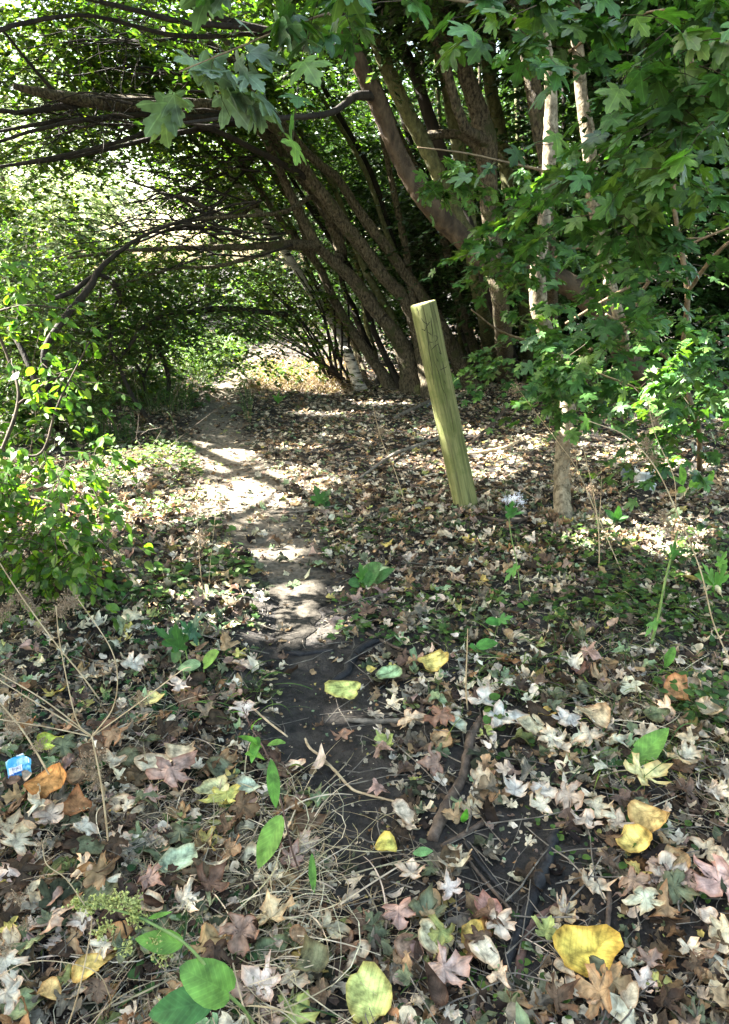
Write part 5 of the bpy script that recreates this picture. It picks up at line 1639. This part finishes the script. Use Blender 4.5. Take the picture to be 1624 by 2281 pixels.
# bottom left broad dock with flower spike
d2 = herb('dock_plant', 'large dock at the bottom left with broad round leaves and a yellow green flower spike', 575, 2300)
herb_stem(d2, [(575, 2300, 1.05), (545, 2250, 1.0), (500, 2205, .97), (450, 2140, .95), (405, 2095, .95), (345, 2060, .95), (290, 2035, .95), (230, 2020, .95), (165, 2010, .95)], .0032)
for q, (a, b, wp, sh, c, y) in enumerate([((510, 2210), (395, 2150), 118, 'round', (.10, .21, .05), .95), ((480, 2225), (330, 2260), 100, 'oval', (.04, .12, .035), 1.0), ((410, 2100), (300, 2090), 62, 'oval', (.10, .20, .04), .96), ((330, 2045), (385, 2030), 14, 'lance', GB, .95)]):
    herb_leaf(d2, a, b, wp, sh, c, 720 + q, y, y - .015, face=(-.1, -.8, 1))
seeds(d2, [at(170 + q * 16, 2008 + (q % 3) * 6 - q, .95) for q in range(9)] + [at(q, 2035 + k_, .95) for q, k_ in [(300, 0), (298, -18), (300, 12), (240, 30), (225, 42), (350, 75), (365, 92), (345, 60), (285, 75)]], 30, .014, .0062, 6, 'flower_cluster', 'flower_green')
# lobed seedling
d3 = herb('hogweed_plant', 'green lobed seedling on three upright stalks on the left', 435, 1560)
for q, (a, b, wp, sh, c) in enumerate([((395, 1440), (340, 1395), 62, 'lobed', GD), ((400, 1445), (390, 1385), 60, 'lobed', (.045, .12, .03)), ((425, 1400), (465, 1360), 40, 'lobed', (.025, .075, .045)), ((425, 1410), (400, 1380), 34, 'lobed', (.03, .09, .045)),
                                       ((430, 1400), (440, 1440), 30, 'lobed', (.03, .085, .05)), ((400, 1450), (385, 1475), 34, 'round', GD), ((455, 1480), (490, 1450), 44, 'round', (.16, .28, .06)), ((448, 1478), (395, 1490), 34, 'oval', (.24, .34, .17)), ((404, 1420), (406, 1400), 26, 'round', GD)]):
    herb_leaf(d3, a, b, wp, sh, c, 740 + q, 2.45, 2.44, droop=.05)
for L in ([(430, 1560, 2.5), (410, 1500, 2.46), (395, 1440, 2.45)], [(435, 1562, 2.5), (422, 1490, 2.46), (410, 1420, 2.45), (425, 1400, 2.45)], [(440, 1565, 2.5), (452, 1520, 2.46), (455, 1478, 2.45)]):
    herb_stem(d3, L, .0035)
# right dark seedling and big dock leaf
d4 = herb('ivy_plant', 'dark glossy lobed seedling in a clump on the right bank', 1345, 1725)
for q in range(11):
    a = q / 11 * 2 * PI
    herb_leaf(d4, (1345 + 8 * math.cos(a), 1705), (1345 + 48 * math.cos(a), 1695 + 34 * math.sin(a)), 34, 'lobed', [(.03, .095, .03), (.05, .13, .04)][q % 2], 760 + q, 1.96 + .01 * q, 1.95 + .01 * q, fold=.3)
herb_stem(d4, [(1345, 1725, 1.96), (1345, 1702, 1.98)], .003)
d5 = herb('dock_plant', 'single broad green dock leaf right of the dark seedling clump', 1405, 1720)
herb_leaf(d5, (1400, 1715), (1490, 1620), 62, 'oval', (.12, .25, .05), 780, 1.96, 2.02, droop=.1)
herb_stem(d5, [(1385, 1745, 1.93), (1402, 1712, 1.96)], .003)
HB = [('green plant', 'pair of dark green leaves standing in litter beyond the path, left of the post', 715, 1132, [((712, 1120), (700, 1078), 40, 'lobed'), ((720, 1120), (740, 1085), 34, 'lobed'), ((722, 1125), (735, 1130), 30, 'round')], GD),
      ('green plant', 'broad leaved plant at the path side halfway to the post', 812, 1310, [((810, 1300), (850, 1252), 52, 'round'), ((800, 1300), (775, 1300), 40, 'round'), ((805, 1290), (800, 1250), 36, 'lobed'), ((830, 1300), (880, 1265), 30, 'oval')], (.05, .13, .04)),
      ('green plant', 'low plant with two flat green leaves left of the yellow wrinkled leaf bank', 1092, 1460, [((1060, 1440), (1110, 1432), 34, 'oval'), ((1060, 1445), (1045, 1440), 26, 'round'), ((1110, 1385), (1145, 1372), 34, 'lobed'), ((1110, 1385), (1080, 1385), 26, 'round')], (.055, .17, .035)),
      ('green plant', 'small bright green plant at the foot of the birch', 620, 900, [((620, 895), (605, 878), 18, 'lobed'), ((620, 895), (640, 880), 18, 'lobed'), ((620, 895), (622, 872), 16, 'lobed')], GB),
      ('green plant', 'small compound leaved plant right of the maple stem', 1375, 1170, [((1370, 1160), (1345, 1135), 24, 'oval'), ((1372, 1160), (1378, 1125), 20, 'oval'), ((1375, 1160), (1400, 1150), 20, 'oval'), ((1370, 1165), (1350, 1165), 26, 'lobed')], (.04, .12, .03)),
      ('green plant', 'lit leafy stalk with paired oval leaves right of the white pots', 1530, 1110, [((1520, 1080), (1516, 1030), 20, 'oval'), ((1522, 1080), (1490, 1060), 18, 'oval'), ((1525, 1085), (1510, 1098), 18, 'oval'), ((1535, 1085), (1560, 1060), 16, 'oval'), ((1545, 1085), (1565, 1075), 16, 'oval'), ((1540, 1050), (1522, 1018), 13, 'oval'), ((1575, 1080), (1590, 1045), 14, 'oval')], (.12, .25, .04)),
      ('green plant', 'bright nettle leaves at the right edge, low down', 1590, 1330, [((1590, 1300), (1560, 1250), 36, 'lobed'), ((1595, 1310), (1620, 1240), 34, 'lobed'), ((1590, 1300), (1545, 1280), 30, 'oval'), ((1595, 1320), (1570, 1340), 30, 'oval'), ((1560, 1370), (1545, 1400), 24, 'oval'), ((1600, 1260), (1620, 1225), 26, 'lobed')], (.09, .21, .04)),
      ('green plant', 'small green leaf pair on the curved dark stick', 1035, 1835, [((1030, 1830), (1040, 1800), 20, 'oval')], (.08, .24, .03)),
      ('green plant', 'leaf with pale tip lying in soil left of the charred stick pair', 935, 1905, [((920, 1900), (965, 1895), 26, 'lance')], (.12, .26, .10)),
      ('green plant', 'upright thin dock with small leaves among the pale leaves, right', 1460, 1480, [((1450, 1470), (1435, 1520), 26, 'oval'), ((1500, 1490), (1535, 1520), 26, 'oval'), ((1502, 1440), (1480, 1490), 22, 'oval')], GB)]
for q, (nm, lab, u, v, ls, c) in enumerate(HB):
    r_ = herb('green_plant', lab, u, v)
    y = G(u, v)[1]
    for k, (a, b, wp, sh) in enumerate(ls):
        herb_leaf(r_, a, b, wp, sh, c, 800 + q * 10 + k, y - .02, y - .03, droop=.08)
        herb_stem(r_, [(u, v, y), ((u + a[0]) / 2, (v + a[1]) / 2 - 2, y), (a[0], a[1], y - .02)], .0022)

# green umbel plants on the right
for lab, pts, r_ in [('slender green stalk with a small white flower head just right of the post foot', [(1160, 1330), (1152, 1260), (1140, 1200), (1134, 1150), (1145, 1112)], .0028),
                     ('tall hairy green stalk with a pale umbel near the right edge', [(1448, 1440), (1465, 1380), (1480, 1300), (1495, 1240), (1510, 1180)], .006)]:
    y = G(*pts[0])[1]
    r0 = herb('umbel_plant', lab, *pts[0])
    herb_stem(r0, [(a, b, y) for a, b in pts], r_)
    c = at(pts[-1][0], pts[-1][1], y)
    seeds(r0, [c + np.array([dx, dy, dz]) for dx, dy, dz in [(-.02, 0, 0), (.02, .01, .01), (0, -.02, .015), (.035, 0, -.01), (-.04, .01, -.005)]], 40, .022, .005, 9, 'flower_head', 'seed' if r_ > .005 else 'white_print')
    herb_leaf(r0, pts[1], (pts[1][0] - 30, pts[1][1] + 40), 26, 'lobed', GB, 900, y, y - .03)
    herb_leaf(r0, pts[3], (pts[3][0] + 36, pts[3][1] - 8), 34, 'lobed', (.05, .14, .04), 901, y, y - .05)
    herb_leaf(r0, pts[3], (pts[3][0] + 8, pts[3][1] - 36), 28, 'lobed', (.05, .14, .04), 902, y, y - .05)

# dead umbel stalks
DEAD = [('dead umbel stalk leaning left to the picture edge, with brown seed heads', (228, 1566, 2.45), [[(228, 1566), (180, 1500), (130, 1440), (60, 1345), (0, 1254), (-30, 1200)]], 2.40, [(60, 1340), (20, 1350), (35, 1600), (75, 1355), (45, 1330), (5, 1370), (95, 1400)], .0028),
        ('dead stalk with forked rays and brown seed tufts above the blue wrapper', (245, 1905, 1.62), [[(245, 1905), (228, 1760), (205, 1640)], [(205, 1640), (100, 1560), (0, 1500), (-30, 1480)], [(205, 1640), (310, 1565), (400, 1496), (425, 1485)], [(205, 1640), (250, 1580), (262, 1510), (245, 1440), (175, 1335)], [(205, 1640), (110, 1620), (-10, 1600)],
                                                                                                        [(205, 1640), (170, 1600), (135, 1440), (125, 1350)], [(205, 1640), (90, 1570), (0, 1515)]], 1.6, [(165, 1340), (150, 1345), (205, 1690), (90, 1660), (50, 1590), (315, 1560), (215, 1740), (130, 1360), (190, 1700), (225, 1690), (210, 1720), (30, 1620), (60, 1570), (20, 1500)], .003),
        ('dead stalk rising out of the left edge with hanging seed tufts', (130, 1760, 1.75), [[(130, 1760), (60, 1640), (0, 1565), (-40, 1520)]], 1.75, [(20, 1600), (60, 1625)], .003),
        ('dead brown stalk at the bottom left edge, its seed rays fanning out', (150, 2290, .95), [[(150, 2290), (175, 2210), (200, 2090), (205, 2040)], [(205, 2040), (150, 1960), (105, 1925), (95, 1880)], [(250, 2230), (215, 2165), (120, 2140), (40, 2150), (-30, 2200)]], .95, [(95, 1880), (40, 2000), (60, 2060), (20, 2110)], .0016),
        ('dead stalk with drooping brown seed heads leaning in front of the maple stem', (1390, 1285, 3.4), [[(1390, 1285), (1336, 1162), (1286, 1047), (1241, 982), (1181, 902), (1150, 860)], [(1286, 1047), (1280, 1000), (1262, 975)]], 3.4, [(1262, 990), (1265, 1020), (1270, 1060), (1150, 870)], .0024),
        ('long dead stalk leaning left from the right edge over the white pots', (1640, 1500, 2.5), [[(1640, 1500), (1590, 1390), (1560, 1270), (1506, 1137), (1460, 1042), (1396, 972), (1311, 937)], [(1506, 1137), (1500, 1060), (1460, 970), (1441, 882)]], 2.6, [(1440, 990), (1455, 1020), (1480, 1150), (1460, 940)], .0028),
        ('thin dead twig standing between the maple stem and the white pots', (1335, 1275, 3.45), [[(1335, 1275), (1333, 1180), (1320, 1090), (1300, 1000)], [(1333, 1180), (1338, 1110), (1340, 1060)]], 3.45, [(1320, 1090)], .003),
        ('fine dead grass stalk standing behind the lobed seedling', (455, 1345, 3.0), [[(455, 1345), (445, 1250), (440, 1170), (436, 1110)], [(462, 1345), (470, 1240), (480, 1150)]], 3.0, [(437, 1130), (446, 1190)], .0016),
        ('thin brown stalk standing left of the post in the litter', (905, 1130, 4.3), [[(905, 1130), (880, 1050), (850, 980), (830, 900)]], 4.3, [(850, 960)], .0028),
        ('thin upright dead stem standing alone in the litter right of the yellow wrinkled leaf', (1042, 1585, 2.3), [[(1042, 1585), (1038, 1530), (1040, 1460), (1042, 1400)]], 2.3, [], .003)]
for q, (lab, base, lines, y, tufts, r_) in enumerate(DEAD):
    p = G(base[0], base[1])
    y = p[1] if y > 1 else y
    root = empty('dead_stalk', tuple(float(x) for x in p), lab, 'dead plant', 'dead stalks')
    for k, L in enumerate(lines):
        herb_stem(root, [(a, b, y - .015 * j) for j, (a, b) in enumerate(L)], r_ * (1 if k == 0 else .6), 'dry', 'stem' if k == 0 else 'ray', foot=(k == 0))
    if tufts:
        sc_ = y / 1.8
        seeds(root, [at(a, b, y) for a, b in tufts], 75 if y > 1.2 else 26, .026 * sc_, .0055 * sc_ ** .5, 40 + q, 'seed_head', 'seed')



# ------------------------------------------------------------------ litter left by people
def wrapper():
    c = G(44, 1712, .045)
    nrm = np.array([.12, -.55, .83])
    nrm /= np.linalg.norm(nrm)

    def pp(cx, cy, off=0.0):
        u = (cx / 6.496) * .5567
        v = (2950 + cy / 6.496) * .5567
        d = ray(u, v)
        o = np.array([0, 0, CAMZ])
        t = ((c - o) @ nrm) / (d @ nrm)
        p = o + d * t
        return p + nrm * (off + .014 * (vnoise(np.array([cx / 130.]), np.array([cy / 110.]), 4)[0] - .5) + .005 * (vnoise(np.array([cx / 45.]), np.array([cy / 50.]), 5)[0] - .5))
    root = empty('snack_wrapper', tuple(float(x) for x in c), 'crumpled bright blue packet with a white barcode panel at the left edge', 'wrapper')

    def panel(name, q, mat, off, n=14, thick=False, under=None):
        q = np.array(q, float)
        s = np.linspace(0, 1, n)
        A = (q[0][None] * (1 - s)[:, None] + q[1][None] * s[:, None])
        B = (q[3][None] * (1 - s)[:, None] + q[2][None] * s[:, None])
        V = []
        for i in range(n):
            for j in range(n):
                a = A[i] * (1 - s[j]) + B[i] * s[j]
                V.append(pp(a[0], a[1], off))
        i = np.arange(n - 1)[:, None] * n
        j = np.arange(n - 1)[None]
        F = np.stack([i + j, i + n + j, i + n + j + 1, i + j + 1], -1).reshape(-1, 4)
        if thick:
            V = np.array(V)
            m = len(V)
            edge_ = np.concatenate([np.arange(n), np.arange(1, n) * n + n - 1, (n - 1) * n + np.arange(n - 2, -1, -1), np.arange(n - 2, 0, -1) * n])
            V = np.vstack([V, V - nrm * .006])
            e2 = np.roll(edge_, -1)
            F = np.vstack([F, F[:, ::-1] + m, np.stack([edge_, e2, e2 + m, edge_ + m], -1)])
        return make(name, np.array(V), [F], M[mat], under or root, smooth=False)
    panel('foil', [(150, 640), (585, 405), (830, 905), (225, 1070)], 'blue', 0, thick=True)
    panel('foil_flap', [(585, 430), (820, 565), (815, 885), (600, 840)], 'blue', .0016)
    panel('navy_band', [(220, 1000), (600, 870), (815, 830), (225, 1070)], 'blue_dark', .0030, 6)
    bp = panel('barcode_panel', [(235, 820), (575, 690), (600, 860), (265, 1020)], 'white_print', .0024, 8)
    x = 0.1
    rg = rs(12)
    while x < .93:
        w_ = rg.uniform(.008, .028)
        def q(s, t):
            a = np.array([235, 820]) * (1 - s) + np.array([575, 690]) * s
            b = np.array([265, 1020]) * (1 - s) + np.array([600, 860]) * s
            return tuple(a * (1 - t) + b * t)
        panel('barcode_bar', [q(x, .1), q(x + w_, .1), q(x + w_, .88), q(x, .88)], 'black_print', .0032, 4, under=bp)
        x += w_ + rg.uniform(.018, .05)
    panel('top_seam', [(430, 470), (600, 395), (612, 425), (440, 500)], 'white_print', .002, 4)
    for k in range(7):
        yv = 560 + k * 22
        panel('small_print', [(440, yv + 30), (650, yv - 60), (650, yv - 54), (440, yv + 36)], 'white_print', .0024, 3)
    panel('small_print', [(745, 575), (775, 570), (778, 660), (750, 665)], 'white_print', .0044, 3)


wrapper()
for k_, (u_, v_, a_, cc_) in enumerate([(30, 1740, 70, (.20, .13, .09)), (66, 1735, 120, (.40, .33, .25))]):
    dead_leaf(['brown curled leaf lying over the lower edge of the blue wrapper', 'beige curled leaf tucked against the lower right corner of the blue wrapper'][k_], cc_, 'oval', G(u_, v_, .035), .055, math.radians(a_), .6, 5100 + k_)


def pot(label, u, v, r, h, tilt, mat, y=None, a0=0, a1=360, rim=True, zoff=0.0, taper=.8, seed=0):
    c = G(u, v)
    if y:
        c = at(u, v, y)
    root = empty('plastic_pot', tuple(float(x) for x in c), label, 'plant pot', 'discarded plastic pots')
    from mathutils import Euler
    n = 40
    th = np.radians(np.linspace(a0, a1, n))
    prof = [(r * taper, 0), (r * (taper + (1 - taper) * .5), h * .5), (r * .97, h * .78), (r * 1.0, h * .80), (r * 1.03, h), (r * .985, h), (r * .95, h * .79), (r * (taper + (1 - taper) * .5) - .003, h * .5), (r * taper - .003, .003)]
    V = []
    for k, (a, b) in enumerate(prof):
        jag = 1
        zz = b * (1 + 0 * th)
        if a1 - a0 < 350 and b > h * .9:
            zz = b - .25 * h * np.clip(vnoise(th * 3 + seed, th * 0, seed) - .45, 0, 1) * 2
        V.append(np.column_stack([a * np.cos(th), a * np.sin(th), zz]))
    V = np.vstack(V)
    m = len(prof)
    i = np.arange(m)[:, None] * n
    i2 = ((np.arange(m) + 1) % m)[:, None] * n
    j = np.arange(n - 1)[None]
    F = np.stack([i + j, i + j + 1, i2 + j + 1, i2 + j], -1).reshape(-1, 4)
    R_ = np.array(Euler(tilt).to_matrix())
    W = V @ R_.T
    W[:, 2] -= W[:, 2].min()
    W = W + c + [0, 0, zoff]
    make('pot_wall', W, [F], M[mat], root)
    return root


pot('broken white plastic pot standing in the litter under the maple leaves', 1427, 1080, .066, .115, (.12, .10, 0), 'plastic', a0=150, a1=400, seed=3)
pot('half of a white plastic rim lying in front of the broken white pot', 1434, 1102, .070, .06, (-.55, .25, 0), 'plastic', a0=170, a1=372, seed=5, taper=.9)
pot('small grey plastic pot left of the broken white one', 1391, 1070, .035, .085, (0, .03, 0), 'plastic_grey', seed=7, taper=.9)
pot('grey plastic pot far right, half covered by maple leaves', 1556, 1010, .032, .06, (.1, 0, 0), 'plastic_grey', seed=8, taper=.9)
# blue scrap behind the post
c = G(962, 910, .01)
rg = rs(3)
g_ = 9
s = np.linspace(-1, 1, g_)
X, Y = np.meshgrid(s, s)
V = np.column_stack([X.ravel() * .06, Y.ravel() * .03 + X.ravel() * .01, .05 * rg.rand(g_ * g_) + .03 * (1 - X.ravel() ** 2)]) + c
i = np.arange(g_ - 1)[:, None] * g_
j = np.arange(g_ - 1)[None]
o = make('plastic_scrap', V, [np.stack([i + j, i + j + 1, i + g_ + j + 1, i + g_ + j], -1).reshape(-1, 4)], M['plastic_grey'], smooth=False)
tag(o, 'crumpled dark blue grey plastic scrap on the ground behind the post', 'litter')
